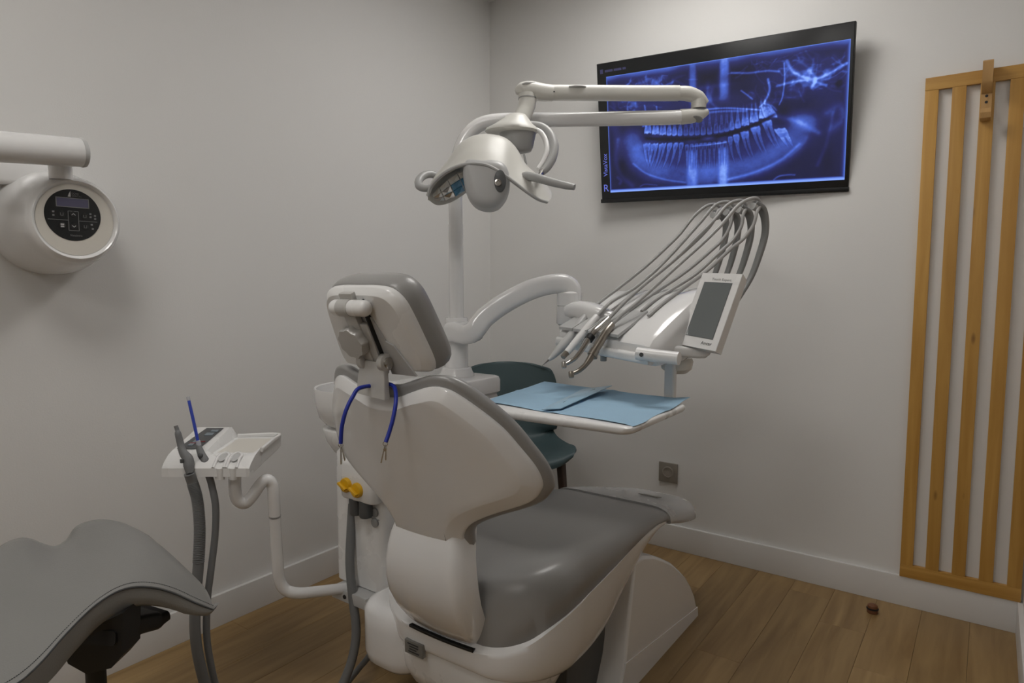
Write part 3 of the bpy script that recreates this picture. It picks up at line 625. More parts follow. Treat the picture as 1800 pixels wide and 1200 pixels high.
# side housing that carries the unit
def hring(z, ins):
    q = rrect(.20 - 2 * ins, .24 - 2 * ins, .075 - ins * .8, 6); return np.c_[XC - .222 + q[:, 0], 1.268 + q[:, 1], np.full(len(q), z)]
obj('side_housing', *loft([hring(z, i_) for z, i_ in ((.352, .05), (.353, .03), (.347, .012), (.330, .0), (.29, .0), (.22, .0), (.195, .006), (.180, .02), (.176, .045))]), 'white_gloss', ch, angle=50)
# lift bellows and floor base
obj('lift_column', *loft([[(XC + a * (.150 + d), y, z) for a, y in ((-1, 1.47 + .05 * z - d), (-1, 1.72), (1, 1.72), (1, 1.47 + .05 * z - d))] for z, d in ((.0, .0), (.15, .004), (.31, .0))]), 'dark_grey_plastic', ch, smooth=False)
BP = [(1.640, .0), (1.648, .035), (1.680, .110), (1.735, .388), (1.80, .384), (1.87, .362), (1.94, .328), (2.02, .285), (2.09, .236), (2.15, .190), (2.20, .140), (2.24, .090), (2.265, .040), (2.270, .0)]
Pb = np.array(BP)
def base_ring(hw, ins):
    P = Pb.copy(); c = np.array([1.95, .0]); P = P + (c - P) * ins * np.array([1, 1]); P[:, 1] = np.maximum(P[:, 1], 0); return np.c_[np.full(len(P), XC + hw), P]
bo = obj('base_cover', *loft([base_ring(-.222, .0), base_ring(-.215, .0)] + [base_ring(.215, .0), base_ring(.226, .012)]), 'white_gloss', ch, angle=24)
md = bo.modifiers.new('bev', 'BEVEL'); md.width = .008; md.segments = 3; md.limit_method = 'ANGLE'; md.angle_limit = math.radians(24)
obj('base_skirt', *loft([[(XC + .228, 1.644, 0), (XC + .228, 2.272, 0), (XC + .228, 2.268, .034), (XC + .228, 1.682, .104)], [(XC + .215, 1.644, 0), (XC + .215, 2.272, 0), (XC + .215, 2.268, .034), (XC + .215, 1.682, .104)]]), 'white_gloss', ch, smooth=False)

# headrest
HN = np.array([0, math.cos(math.radians(26)), math.sin(math.radians(26))]); HVv = np.array([0, -math.sin(math.radians(26)), math.cos(math.radians(26))]); HU = np.array([1., 0, 0])
hc = np.array((-1.0300, 0.9292, 1.1010))
def hr_outline(sx=1, sz=1):
    pts = []
    for q in catmull(np.array([(0, .093), (.05, .0925), (.088, .086), (.110, .064), (.119, .03), (.126, -.02), (.131, -.065), (.128, -.088), (.115, -.098), (.04, -.100), (0, -.100)]), 4): pts.append((q[0] * sx, q[1] * sz))
    r = np.array(pts); return np.concatenate([r, r[::-1][1:-1] * np.array([-1, 1])])
def hring2(k, off, curl=.22): 
    o = hr_outline() * k; return hc + o[:, :1] * HU + o[:, 1:] * HVv + HN * (off + curl * o[:, :1] ** 2 * .8)
obj('headrest_plate', *loft([hring2(.05, 0), hring2(.5, 0), hring2(.88, 0), hring2(.89, .0006), hring2(.985, .012), hring2(.997, .015), hring2(1, .018), hring2(1, .026)]), 'white_plastic', ch, angle=25)
def hring3(k, off): 
    o = hr_outline(1.02, 1.03) * k; return hc + o[:, :1] * HU + o[:, 1:] * HVv + HN * (off + .22 * o[:, :1] ** 2 * .8)
obj('headrest_pad', *loft([hring3(.97, .024), hring3(1.0, .030), hring3(1.025, .045), hring3(1.02, .062), hring3(.98, .078), hring3(.9, .088), hring3(.6, .092), hring3(.1, .090)]), 'vinyl_grey', ch, angle=75)
hp = lambda a, b, h: hc + HU * a + HVv * b + HN * h
RH = np.stack([HU, HVv, HN], 1)
brk = obj('headrest_bracket', *join(box(hp(-.012, .0, -.012), (.034, .15, .014), .003, RH), box(hp(.014, -.035, -.010), (.020, .12, .012), .003, RH)), 'silver_paint', ch)
obj('slide_track', *box(hp(.0265, .010, -.006), (.0035, .13, .012), .001, RH), 'black_plastic', brk)
obj('guide_plate', *prism([(.028, .035), (.031, .035), (.046, -.020), (.064, -.028), (.098, -.098), (.028, -.098)], hc, HU, HVv, -HN, .004), 'light_grey_plastic', brk, smooth=False)
obj('hinge_roller', *lathe([(.001, -.058), (.008, -.057), (.0135, -.053), (.0162, -.047), (.0165, -.04), (.0165, .034), (.0162, .041), (.0135, .047), (.008, .051), (.001, .052)], hp(0, .062, -.016), HU, 28), 'white_plastic', ch, angle=60)
obj('hinge_band', *tube([hp(-.030, .062, -.016), hp(.002, .062, -.016)], .0178, 24, 1, smoothpath=False), 'silver_paint', brk)
obj('hinge_latch', *box(hp(-.012, .082, -.004), (.038, .016, .012), .003, RH), 'silver_paint', brk)
a_ = np.linspace(0, 2 * math.pi, 72, endpoint=False); kr = .034 + .0016 * np.cos(a_ * 9)
kc = hp(-.022, -.012, -.018)
kring = lambda f, h: kc + (np.cos(a_) * kr * f)[:, None] * HU + (np.sin(a_) * kr * f)[:, None] * HVv - HN * h
obj('adjusting_knob', *loft([kring(.9, -.004), kring(1, .0), kring(1, .014), kring(.94, .018), kring(.2, .019)]), 'silver_paint', ch, angle=40)
# post that drops into the backrest
pb = np.array([XC, ycl(.966) - .008, .966]); pt = hp(.006, -.062, -.016)
obj('headrest_post', *sweep([pt, pt * .6 + pb * .4 - np.array([0, .002, 0]), pb], [.014, .014, .016], [.066, .078, .086], .003, 4, up=(1, 0, 0)), 'silver_paint', ch)
for sx in (-1, 1):
    e0 = pt + HU * sx * .030; obj('post_ear', *lathe([(.018, -.007), (.018, .006), (.015, .008)], e0 - HN * .0, HU, 24), 'silver_paint', ch)
obj('pivot_pin', *lathe([(.0115, 0), (.0115, .011), (.009, .0125), (.0, .0115)], pt + HU * .030, HU, 24), 'chrome', ch)

# napkin cord draped over the headrest post
nc = thing('napkin_cord', 'blue bib cord with two metal clips hung over the headrest post', 'bib holder', (XC, .97, .98))
cordp = np.array([(-1.0399, 0.8622, 0.8802), (-1.0359, 0.8627, 0.9141), (-1.0311, 0.8695, 0.9456), (-1.0292, 0.8861, 0.9721), (-1.0286, 0.9068, 0.9879)] + [(XC + .0, ycl(.98) + .028, .985)] + [(-0.9967, 0.9549, 0.9918), (-0.9759, 0.9506, 0.9860), (-0.9512, 0.9290, 0.9648), (-0.9468, 0.9163, 0.9330), (-0.9481, 0.9063, 0.9062), (-0.9490, 0.8975, 0.8884)])
obj('cord', *tube(cordp, .0042, 12, 6), 'blue_cord', nc)
for (e, d) in ((cordp[0], np.array([0.004, 0, -1.0])), (cordp[-1], np.array([-.22, -.1, -1.0]))):
    d = d / np.linalg.norm(d); s_, u_, _ = ortho(d)
    rt_ = np.array([.81, .58, 0]); rt_ = rt_ - d * (rt_ @ d); rt_ /= np.linalg.norm(rt_); nb = np.cross(d, rt_); Rc = np.stack([rt_, nb, d], 1)
    cl = obj('clip', *box(e + d * .024, (.0020, .007, .036), .0004, Rc), 'chrome', nc)
    obj('clip_jaw', *box(e + d * .021 + rt_ * .005, (.0018, .0065, .028), .0004, Rc @ np.array([[math.cos(.2), 0, math.sin(.2)], [0, 1, 0], [-math.sin(.2), 0, math.cos(.2)]])), 'chrome', cl)
    obj('clip_spring', *lathe([(.0032, -.004), (.0032, .004)], e + d * .014 + rt_ * .002, nb, 12), 'chrome', cl)
    obj('clip_ring', *tube([e + .0045 * (math.cos(t) * rt_ + math.sin(t) * d) + d * .003 for t in np.linspace(0, 2 * math.pi, 13)], .001, 6, 1, smoothpath=False), 'chrome', cl)

# ---------------------------------------------------------------- water unit with spittoon, column of lamp and tray arms
du = thing('dental_unit', 'white spittoon unit with column standing beside the dental chair', 'dental unit', (-1.5, 1.55, 0))
def rr_block(cx, cy, wx, wy, rad, levels):
    rs = []
    for z, ins in levels:
        q = rrect(wx - 2 * ins, wy - 2 * ins, max(.004, rad - ins * .5), 5); rs.append(np.c_[cx + q[:, 0], cy + q[:, 1], np.full(len(q), z)])
    return loft(rs)
obj('lower_cabinet', *rr_block(-1.475, 1.575, .215, .59, .025, [(.300, .006), (.306, 0), (.62, 0), (.695, .002), (.703, .008)]), 'white_plastic', du)
obj('cabinet_foot', *box((-1.47, 1.60, .15), (.17, .40, .31), .01), 'light_grey_plastic', du)
obj('upper_cabinet', *rr_block(-1.50, 1.68, .205, .40, .03, [(.70, 0), (.80, 0), (.812, .004)]), 'white_plastic', du)
obj('top_cap', *rr_block(-1.505, 1.68, .235, .41, .035, [(.810, .012), (.820, .0), (.860, .0), (.870, .004), (.873, .012)]), 'white_gloss', du)
obj('panel_seam', *box((-1.45, 1.2792, .525), (.13, .002, .002), 0), 'grey_plastic', du, smooth=False)
bw = (-1.585, 1.385, .0)
obj('spittoon_bowl', *lathe([(.075, .755), (.10, .768), (.118, .79), (.128, .83), (.132, .872), (.130, .880), (.124, .878), (.118, .84), (.10, .80), (.05, .785), (.0, .782)], bw, segs=56), 'white_gloss', du, angle=60)
obj('bowl_support', *lathe([(.05, .66), (.075, .68), (.097, .715), (.108, .752), (.104, .757), (.0, .757)], bw, segs=48), 'white_plastic', du, angle=60)
vb = obj('valve_block', *rr_block(-1.437, 1.266, .145, .05, .018, [(.580, .004), (.586, 0), (.68, .0), (.692, .006), (.697, .016)]), 'white_plastic', du)
for vx, vz in ((-1.474, .622), (-1.428, .615)):
    kn = obj('filter_knob', *lathe([(.0215, 0), (.0215, .008), (.019, .013), (.0, .014)], (vx, 1.243, vz), (0, -1, 0), 24), 'yellow_plastic', du, label='yellow turning knob')
    obj('knob_grip', *box((vx, 1.223, vz), (.034, .012, .007), .002, np.array([[math.cos(.5), 0, math.sin(.5)], [0, 1, 0], [-math.sin(.5), 0, math.cos(.5)]])), 'yellow_plastic', kn)
for vx in (-1.462, -1.420):
    obj('hose_collar', *lathe([(.0195, 0), (.0195, -.045), (.017, -.05)], (vx, 1.262, .582), (0, 0, 1), 20), 'dark_grey_plastic', du)
for vz in (.545, .515):
    obj('hose_port', *lathe([(.013, 0), (.013, .006), (.009, .008), (.0, .006)], (-1.400, 1.280, vz), (0, -1, 0), 20), 'grey_plastic', du)
PX, PY = -1.520, 1.783
obj('column_foot', *lathe([(.062, .872), (.062, .878), (.056, .888), (.052, .900), (.046, .903)], (PX, PY, 0), segs=40), 'white_gloss', du)
obj('column_collar', *lathe([(.040, .90), (.040, 1.075), (.038, 1.078), (.026, 1.078)], (PX, PY, 0), segs=40), 'white_gloss', du)
obj('column', *tube([(PX, PY, .90), (PX, PY, 1.40)], .0252, 32, 1, smoothpath=False), 'white_gloss', du)
obj('pipe_bracket', *box((-1.475, 1.262, .285), (.15, .05, .035), .006), 'light_grey_plastic', du)
obj('bracket_screw', *lathe([(.007, 0), (.006, .002), (.0, .002)], (-1.490, 1.2365, .285), (0, -1, 0), 12), 'black_plastic', du)

# ---------------------------------------------------------------- operating lamp on its two arms
ol = thing('operating_lamp', 'cream white operating lamp on a folded double arm above the chair', 'lamp', (PX, PY, 1.40))
a1 = [(PX, PY, 1.395), (PX, PY, 1.55)] + [(-1.5123, 1.7913, 1.6314), (-1.4965, 1.8095, 1.6938), (-1.4668, 1.8353, 1.7347), (-1.4233, 1.8621, 1.7510), (-1.3634, 1.8992, 1.7537), (-1.2630, 1.9588, 1.7522), (-1.1007, 2.0630, 1.7527), (-0.9399, 2.1662, 1.7541), (-0.8756, 2.2063, 1.7557)]
obj('lower_arm', *tube(a1, .0240, 32, 6), 'white_gloss', ol, angle=60)
elb = obj('lower_elbow', *sweep([(-0.8819, 2.2019, 1.7557), (-0.8517, 2.2213, 1.7581), (-0.8251, 2.2397, 1.7636), (-0.8084, 2.2526, 1.7712)], [.048, .050, .046, .034], [.050, .048, .036, .018], [.022, .022, .016, .008], 5), 'lamp_plastic', ol, angle=50)
obj('elbow_cap', *lathe([(.018, 0), (.017, .002), (.0, .003)], (-0.8273, 2.2150, 1.7441), (-.1, -.45, -.9), 20), 'grey_plastic', elb)
obj('elbow_pin', *lathe([(.025, 0), (.025, .028)], (-0.8323, 2.2366, 1.7826), (0, 0, 1), 28), 'lamp_plastic', ol)
obj('upper_elbow', *sweep([(-0.8913, 2.1910, 1.8322), (-0.8602, 2.2132, 1.8303), (-0.8327, 2.2353, 1.8178), (-0.8130, 2.2524, 1.7998)], [.044, .046, .046, .036], [.046, .048, .04, .016], [.020, .02, .016, .008], 5), 'lamp_plastic', ol, angle=50)
ua = obj('upper_arm', *sweep([(-1.2262, 1.9255, 1.8284), (-1.1165, 2.0105, 1.8289), (-0.9968, 2.1065, 1.8302), (-0.8867, 2.1944, 1.8322)], .044, .049, .017, 3), 'lamp_plastic', ol, angle=50)
obj('arm_inset', *sweep([(-1.1664, 1.9465, 1.8426), (-1.1512, 1.9575, 1.8436), (-1.1335, 1.9715, 1.8438), (-1.1217, 1.9811, 1.8432)], [.006, .02, .02, .006], .006, .003, 3), 'light_grey_plastic', ua)
obj('arm_screw', *lathe([(.003, 0), (.0, .001)], (-1.2019, 1.9117, 1.8250), (.58, -.81, 0), 8), 'black_plastic', ua)
sj = obj('shoulder_joint', *sweep([(-1.3142, 1.8501, 1.8293), (-1.2992, 1.8615, 1.8349), (-1.2765, 1.8816, 1.8358), (-1.2507, 1.9043, 1.8294), (-1.2184, 1.9309, 1.8265)], [.02, .055, .06, .056, .046], [.016, .044, .054, .056, .052], [.006, .02, .024, .022, .02], 6), 'lamp_plastic', ol, angle=60)
obj('joint_cap', *sweep([(-1.2970, 1.8452, 1.8418), (-1.2792, 1.8589, 1.8493), (-1.2579, 1.8809, 1.8545)], [.012, .034, .02], [.006, .008, .006], .003, 4), 'light_grey_plastic', sj)
obj('neck', *tube([(-1.2828, 1.8742, 1.8205), (-1.2814, 1.8723, 1.7942), (-1.2837, 1.8657, 1.7711), (-1.2887, 1.8531, 1.7455), (-1.2966, 1.8448, 1.7212)], [.030, .029, .028, .028, .032], 28), 'lamp_plastic', ol)
obj('neck_seam', *tube([(-1.2821, 1.8732, 1.8073), (-1.2819, 1.8729, 1.8036)], .0302, 28, 1, smoothpath=False), 'grey_plastic', ol)
obj('head_cap', *loft([np.array((-1.2957, 1.8049, 1.6901)) + (np.cos(a_)[:, None] * np.array([.812, .583, 0]) * rx + np.sin(a_)[:, None] * np.array([-.583, .812, 0]) * ry) + np.array([dx, dx * .7, h]) for rx, ry, h, dx in ((.03, .03, .052, .012), (.042, .04, .040, .010), (.062, .055, .022, .004), (.084, .07, .008, .0), (.088, .072, .0, .0), (.08, .066, -.006, .0))]), 'lamp_plastic', ol, angle=60)
obj('head_motor', *loft([np.array((-1.2805, 1.8155, 1.6864)) + (np.cos(a_)[:, None] * np.array([.812, .583, 0]) * rx + np.sin(a_)[:, None] * np.array([-.583, .812, 0]) * ry) + np.array([0, 0, h]) for rx, ry, h in ((.060, .05, .0), (.056, .05, -.02), (.050, .046, -.048), (.044, .042, -.060), (.02, .02, -.066))]), 'mid_grey_plastic', ol, angle=60)
obj('switch_stalk', *tube([(-1.2312, 1.7803, 1.6066), (-1.2275, 1.7813, 1.5904), (-1.2237, 1.7822, 1.5741)], .0035, 8, 2), 'grey_plastic', ol)
# ring yoke at the right of the head
obj('yoke_ring', *tube([(-1.2487, 1.8411, 1.7122), (-1.2154, 1.8579, 1.7037), (-1.1860, 1.8636, 1.6757), (-1.1669, 1.8544, 1.6359), (-1.1613, 1.8356, 1.5967), (-1.1647, 1.8110, 1.5634), (-1.1715, 1.7919, 1.5456)], [.012, .0135, .0155, .0165, .016, .014, .011], 20), 'mid_grey_plastic', ol)
obj('yoke_inner', *tube([(-1.2366, 1.8299, 1.6995), (-1.2063, 1.8374, 1.6826), (-1.1859, 1.8365, 1.6531), (-1.1730, 1.8234, 1.6174), (-1.1745, 1.8061, 1.5831), (-1.1808, 1.7863, 1.5563)], [.006, .008, .009, .009, .008, .007], 14), 'white_plastic', ol)
# reflector shell: near rim, crown and far rim
rimA = [(-1.4210, 1.5360, 1.4652), (-1.4036, 1.5330, 1.4926), (-1.3730, 1.5327, 1.5154), (-1.3356, 1.5369, 1.5343), (-1.2961, 1.5480, 1.5469), (-1.2585, 1.5631, 1.5501), (-1.2254, 1.5861, 1.5434), (-1.1946, 1.6121, 1.5225), (-1.1705, 1.6451, 1.4963), (-1.1488, 1.6765, 1.4713), (-1.1311, 1.7117, 1.4516), (-1.1192, 1.7443, 1.4455)]
crown1 = [(-1.4469, 1.5615, 1.4733), (-1.4314, 1.5634, 1.5019), (-1.3992, 1.5647, 1.5286), (-1.3617, 1.5698, 1.5548), (-1.3270, 1.5798, 1.5882), (-1.2927, 1.6006, 1.6095), (-1.2537, 1.6286, 1.6095), (-1.2193, 1.6571, 1.5882), (-1.1953, 1.6889, 1.5513), (-1.1654, 1.7191, 1.5184), (-1.1423, 1.7571, 1.4882), (-1.1263, 1.7781, 1.4614)]
crown2 = [(-1.4746, 1.5914, 1.4767), (-1.4607, 1.5927, 1.5095), (-1.4351, 1.6022, 1.5420), (-1.4022, 1.6111, 1.5768), (-1.3718, 1.6252, 1.6192), (-1.3384, 1.6461, 1.6481), (-1.2959, 1.6778, 1.6587), (-1.2582, 1.7102, 1.6510), (-1.2323, 1.7379, 1.6212), (-1.2106, 1.7663, 1.5688), (-1.1761, 1.7991, 1.5293), (-1.1546, 1.8226, 1.4894)]
rimB = [(-1.4781, 1.6003, 1.4672), (-1.4617, 1.6224, 1.4484), (-1.4376, 1.6530, 1.4569), (-1.4168, 1.6825, 1.4783), (-1.4006, 1.7095, 1.5054), (-1.3854, 1.7382, 1.5551), (-1.3602, 1.7729, 1.5939), (-1.3212, 1.7956, 1.6023), (-1.2872, 1.8122, 1.5866), (-1.2466, 1.8255, 1.5553), (-1.2032, 1.8405, 1.5205), (-1.1718, 1.8465, 1.4825)]
SG = gridsm([rimA, crown1, crown2, rimB], 5, 5)
obj('reflector_shell', *sheet(SG, -.007), 'lamp_plastic', ol, angle=70)
obj('rim_lip', *tube(SG[0], .0052, 8, 1, smoothpath=False), 'light_grey_plastic', ol)
# faceted mirror inside the left wing
fa = [(-1.4357, 1.5754, 1.4704), (-1.4109, 1.5772, 1.4931), (-1.3805, 1.5829, 1.5155), (-1.3474, 1.5900, 1.5322), (-1.3206, 1.6041, 1.5418), (-1.2936, 1.6176, 1.5444)]; fb = [(-1.4477, 1.5963, 1.4575), (-1.4233, 1.6201, 1.4581), (-1.4008, 1.6439, 1.4713), (-1.3833, 1.6711, 1.4925), (-1.3655, 1.6927, 1.5168), (-1.3508, 1.7123, 1.5431)]
rf = None
for i in range(5):
    for j in range(3):
        fa_, fb_ = np.array(fa), np.array(fb)
        P = lambda u, v: (fa_[i] * (1 - u) + fa_[i + 1] * u) * (1 - v) + (fb_[i] * (1 - u) + fb_[i + 1] * u) * v
        q = [P(.04, (j + .04) / 3), P(.96, (j + .04) / 3), P(.96, (j + .96) / 3), P(.04, (j + .96) / 3)]
        nn_ = np.cross(q[1] - q[0], q[3] - q[0]); nn_ /= np.linalg.norm(nn_); nn_ = nn_ if nn_[2] < 0 else -nn_
        b_ = (q[0] + q[1] + q[2] + q[3]) / 4 + nn_ * .006
        back_ = [p - nn_ * .004 for p in q]
        obj('mirror_facet', q + [b_] + back_, [(0, 1, 4), (1, 2, 4), (2, 3, 4), (3, 0, 4), (0, 1, 6, 5), (1, 2, 7, 6), (2, 3, 8, 7), (3, 0, 5, 8), (5, 6, 7, 8)], 'blue_filter' if (i >= 2 and j >= 1) else ('cream_plastic' if j == 0 else 'chrome'), ol, smooth=False)
# hanging bulb shield in the middle
ir, iu = np.array([.812, .583, 0]), np.array([-.05, .07, .995]); iN = np.cross(ir, iu); iN = iN if iN @ np.array([.58, -.81, 0]) > 0 else -iN
sh_o = catmull(np.array([(-.076, .055), (-.074, .01), (-.064, -.035), (-.040, -.068), (-.006, -.080), (.028, -.074), (.052, -.048), (.064, -.01), (.062, .03), (.04, .06), (-.02, .07), (-.06, .068), (-.076, .055)]), 4)[:-1]
so_ = np.array((-1.2706, 1.6472, 1.4948))
bl = obj('bulb_shield', *prism(sh_o, so_, ir, iu, iN, .080, .030, 5), 'light_grey_plastic', ol, angle=70)
obj('shield_back', *prism(sh_o * .98, so_, ir, iu, -iN, .03, .02, 3), 'light_grey_plastic', ol, angle=70)
cv = np.array((-1.1938, 1.6026, 1.4981))
obj('bulb_cavity', *loft([cv + (np.cos(a_)[:, None] * ir * .0175 * f + np.sin(a_)[:, None] * iu * .033 * f) + iN * h for f, h in ((1, -.012), (1, .001), (.9, .003), (.3, .0035))]), 'dark_grey_plastic', bl)
obj('bulb_socket', *lathe([(.010, 0), (.010, .005), (.006, .006), (.005, .002), (.0, .002)], cv + ir * -.006 - iu * .006 + iN * .003, iN, 20), 'chrome', bl)
# two hand grips
obj('hand_grip', *tube([(-1.1999, 1.7075, 1.5252), (-1.1699, 1.7041, 1.5237), (-1.1302, 1.7068, 1.5137), (-1.0838, 1.7138, 1.4987), (-1.0382, 1.7204, 1.4856), (-1.0123, 1.7259, 1.4792)], [.007, .013, .0135, .0125, .0115, .009], 18), 'mid_grey_plastic', ol, label='grey grip bar sticking out to the right')
obj('grip_pivot', *tube([(-1.1703, 1.7933, 1.5510), (-1.1518, 1.7553, 1.5338), (-1.1401, 1.7249, 1.5185)], [.008, .007, .007], 12), 'chrome', ol)
obj('hand_grip', *tube([(-1.4596, 1.6214, 1.5397), (-1.4707, 1.6015, 1.5435), (-1.4741, 1.5735, 1.5349), (-1.4707, 1.5491, 1.5158), (-1.4544, 1.5341, 1.4969), (-1.4341, 1.5353, 1.4885), (-1.4172, 1.5477, 1.4903)], [.011, .012, .0125, .0125, .012, .011, .010], 18), 'mid_grey_plastic', ol, label='looped grey grip at the left end')

# ---------------------------------------------------------------- delivery unit: arm, instrument head, whips, tray
dl = thing('delivery_unit', 'white instrument delivery unit on a curved arm with tray and whip arms', 'delivery unit', (-.9, 1.95, 1.0))
obj('swing_arm', *sweep([(PX + .02, PY + .0, 1.03)] + [(-1.4370, 1.7741, 1.0336), (-1.4107, 1.7977, 1.0763), (-1.3760, 1.8329, 1.1150), (-1.3302, 1.8697, 1.1501), (-1.2839, 1.9059, 1.1774), (-1.2370, 1.9412, 1.1930), (-1.1974, 1.9699, 1.1949), (-1.1758, 1.9834, 1.1774), (-1.1722, 1.9818, 1.1384)], [.070, .070, .070, .070, .070, .070, .068, .068, .068, .066], [.15, .115, .098, .09, .085, .078, .072, .076, .074, .066], .022, 5, up=(-.583, .812, 0)), 'white_gloss', dl, angle=60)
kn_ = np.array((-1.1778, 1.9795, 1.1540))
obj('arm_knuckle', *rr_block(kn_[0], kn_[1], .080, .08, .03, [(kn_[2] - .100, .006), (kn_[2] - .094, 0), (kn_[2] - .035, 0), (kn_[2] - .034, .003), (kn_[2] - .032, 0), (kn_[2] + .01, .0), (kn_[2] + .02, .012)]), 'white_gloss', dl, angle=50)
obj('linking_arm', *sweep([(-1.1653, 1.9706, 1.1038), (-1.1123, 1.9596, 1.1074), (-1.0535, 1.9509, 1.0940), (-0.9852, 1.9604, 1.0715), (-0.9140, 1.9596, 1.0485)], [.075, .08, .08, .08, .08], [.05, .062, .066, .06, .05], .025, 5), 'white_gloss', dl, angle=60)
HX, HY = np.array([.960, -.266, -.075]), np.array([.2672, .9636, 0])
hd0 = np.array((-1.1484, 1.8736, 1.0098))                        # front lower left corner of the head
hp_ = lambda a, b, c: hd0 + HX * a + HY * b + np.array([0, 0, c])
RHD = np.stack([HX, HY, ez], 1)
# head body: section (b, c) swept across its width a
def head_sec(a, prof): return [hp_(a, b, c * (1.28 + .9 * a)) for b, c in prof]
pr0 = [(.0, .0), (.0, .022), (.015, .034), (.10, .068), (.22, .112), (.29, .125), (.325, .112), (.335, .075), (.30, .030), (.15, -.012), (.03, -.016)]
pr1 = [(b * .9 + .015, c * .8 + .006) for b, c in pr0]
obj('instrument_head', *loft([head_sec(-.012, pr1), head_sec(-.004, pr0), head_sec(.12, pr0), head_sec(.30, pr0), head_sec(.355, pr0), head_sec(.372, [(b * .97 + .004, c * .93) for b, c in pr0]), head_sec(.384, [(b * .88 + .018, c * .78) for b, c in pr0]), head_sec(.388, [(b * .75 + .03, c * .62) for b, c in pr0])]), 'white_gloss', dl, angle=30)
for k in range(4):                                       # grey rests the handpieces lie in
    a0 = .004 + k * .066
    zf = lambda a, b: (.034 + (b - .015) * .40) * (1.28 + .9 * a)
    q = ((0, -.010), (.062, -.010), (.062, .125), (0, .125))
    obj('instrument_rest', *loft([[hp_(a0 + da, b, zf(a0 + da, max(b, .015)) - .006) for da, b in q], [hp_(a0 + da, b, zf(a0 + da, max(b, .015)) + .0035) for da, b in q]]), 'light_grey_plastic', dl, smooth=False)
obj('front_rail', *sweep([hp_(-.004, -.004, -.002), hp_(.20, -.006, -.004), hp_(.385, -.004, -.002)], .028, .030, .010, 4), 'white_plastic', dl)
for a0 in (.150, .190): obj('holder_peg', *lathe([(.010, 0), (.010, -.022), (.008, -.024)], hp_(a0, .006, -.014), (0, 0, 1), 14), 'grey_plastic', dl)
obj('head_handle', *tube([(-0.8119, 1.7433, 0.9986), (-0.7618, 1.7479, 0.9948), (-0.6892, 1.7503, 0.9914)], .0185, 24, 1, smoothpath=False), 'white_plastic', dl)
obj('handle_lock', *lathe([(.006, 0), (.006, .004), (.0, .004)], (-0.7919, 1.7266, 0.9980), (.58, -.81, 0), 12), 'dark_grey_plastic', dl)
obj('swivel_hub', *lathe([(.045, .0), (.05, -.012), (.046, -.035), (.03, -.048), (.0, -.05)], (-0.7796, 1.9610, 0.9693), (0, 0, 1), 28), 'cream_plastic', dl)
# tray post and tray
TZ = .85
pp0 = np.array((-0.7826, 1.9198, 0.9519)); 
obj('tray_post', *sweep([(pp0[0], pp0[1], pp0[2] + .01), (pp0[0], pp0[1], TZ - .002)], .036, .02, .006, up=(.3, 1, 0), smoothpath=False), 'white_plastic', dl)
ty0, ty1, tx0, tx1 = 1.445, 1.84, -1.225, -.693
q = rrect(tx1 - tx0, ty1 - ty0, .03, 5); Rt = rotz(.8)[:2, :2]; tc_ = np.array([(tx0 + tx1) / 2, (ty0 + ty1) / 2])
trr = lambda f, z: np.c_[tc_ + (q - np.sign(q) * f) @ Rt.T, np.full(len(q), z)]
obj('instrument_tray', *loft([trr(.012, TZ - .022), trr(.004, TZ - .018), trr(0, TZ - .012), trr(0, TZ - .004), trr(.004, TZ)]), 'white_plastic', dl, angle=50)
# touch display
dTL, dTR, dBL, dBR = [np.array(v) for v in ((-0.7181, 1.9965, 1.2301), (-0.5920, 1.9814, 1.2255), (-0.7571, 1.9021, 1.0173), (-0.6335, 1.8841, 1.0024))]
dn = np.cross(dTR - dTL, dBL - dTL); dn /= np.linalg.norm(dn); dn = dn if dn @ np.array([.58, -.81, 0]) < 0 else -dn
dp = lambda u, v, h=0: (dTL * (1 - u) + dTR * u) * (1 - v) + (dBL * (1 - u) + dBR * u) * v - dn * h     # h towards the viewer
def dbox(u0, u1, v0, v1, h0, h1): return loft([[dp(u0, v0, h0), dp(u1, v0, h0), dp(u1, v1, h0), dp(u0, v1, h0)], [dp(u0, v0, h1), dp(u1, v0, h1), dp(u1, v1, h1), dp(u0, v1, h1)]])
dcase = obj('display_case', *loft([[dp(u, v, h) for u, v in c] for h, c in ((-.050, ((.10, .10), (.92, .10), (.92, .85), (.10, .85))), (-.040, ((.02, .02), (.99, .02), (.99, .98), (.02, .98))), (-.002, ((0, 0), (1, 0), (1, 1), (0, 1))), (0, ((.008, .004), (.992, .004), (.992, .996), (.008, .996))))]), 'white_plastic', dl, angle=20)
obj('display_bezel', *dbox(.135, .835, .128, .865, -.0005, .0006), 'dark_grey_plastic', dcase, smooth=False)
obj('display_screen', *dbox(.150, .82, .134, .859, .0003, .0010), 'lcd_grey', dcase, smooth=False)
du_, dv_ = dp(1, .5) - dp(0, .5), dp(.5, 0) - dp(.5, 1); dw_ = np.linalg.norm(du_); du_ /= dw_; dv_ -= du_ * (dv_ @ du_); dv_ /= np.linalg.norm(dv_)
text('lettering', 'Touch Expert', .011, dp(.30, .098, .0004), du_, dv_, 'print_dim', dcase, .0002)
text('lettering', 'Ancar', .014, dp(.58, .945, .0004), du_, dv_, 'print_dark', dcase, .0002)
obj('display_neck', *sweep([dp(.5, .85, -.045), dp(.45, .98, -.06), hp_(.36, .10, .02)], .05, .03, .01, 4), 'white_plastic', dl)
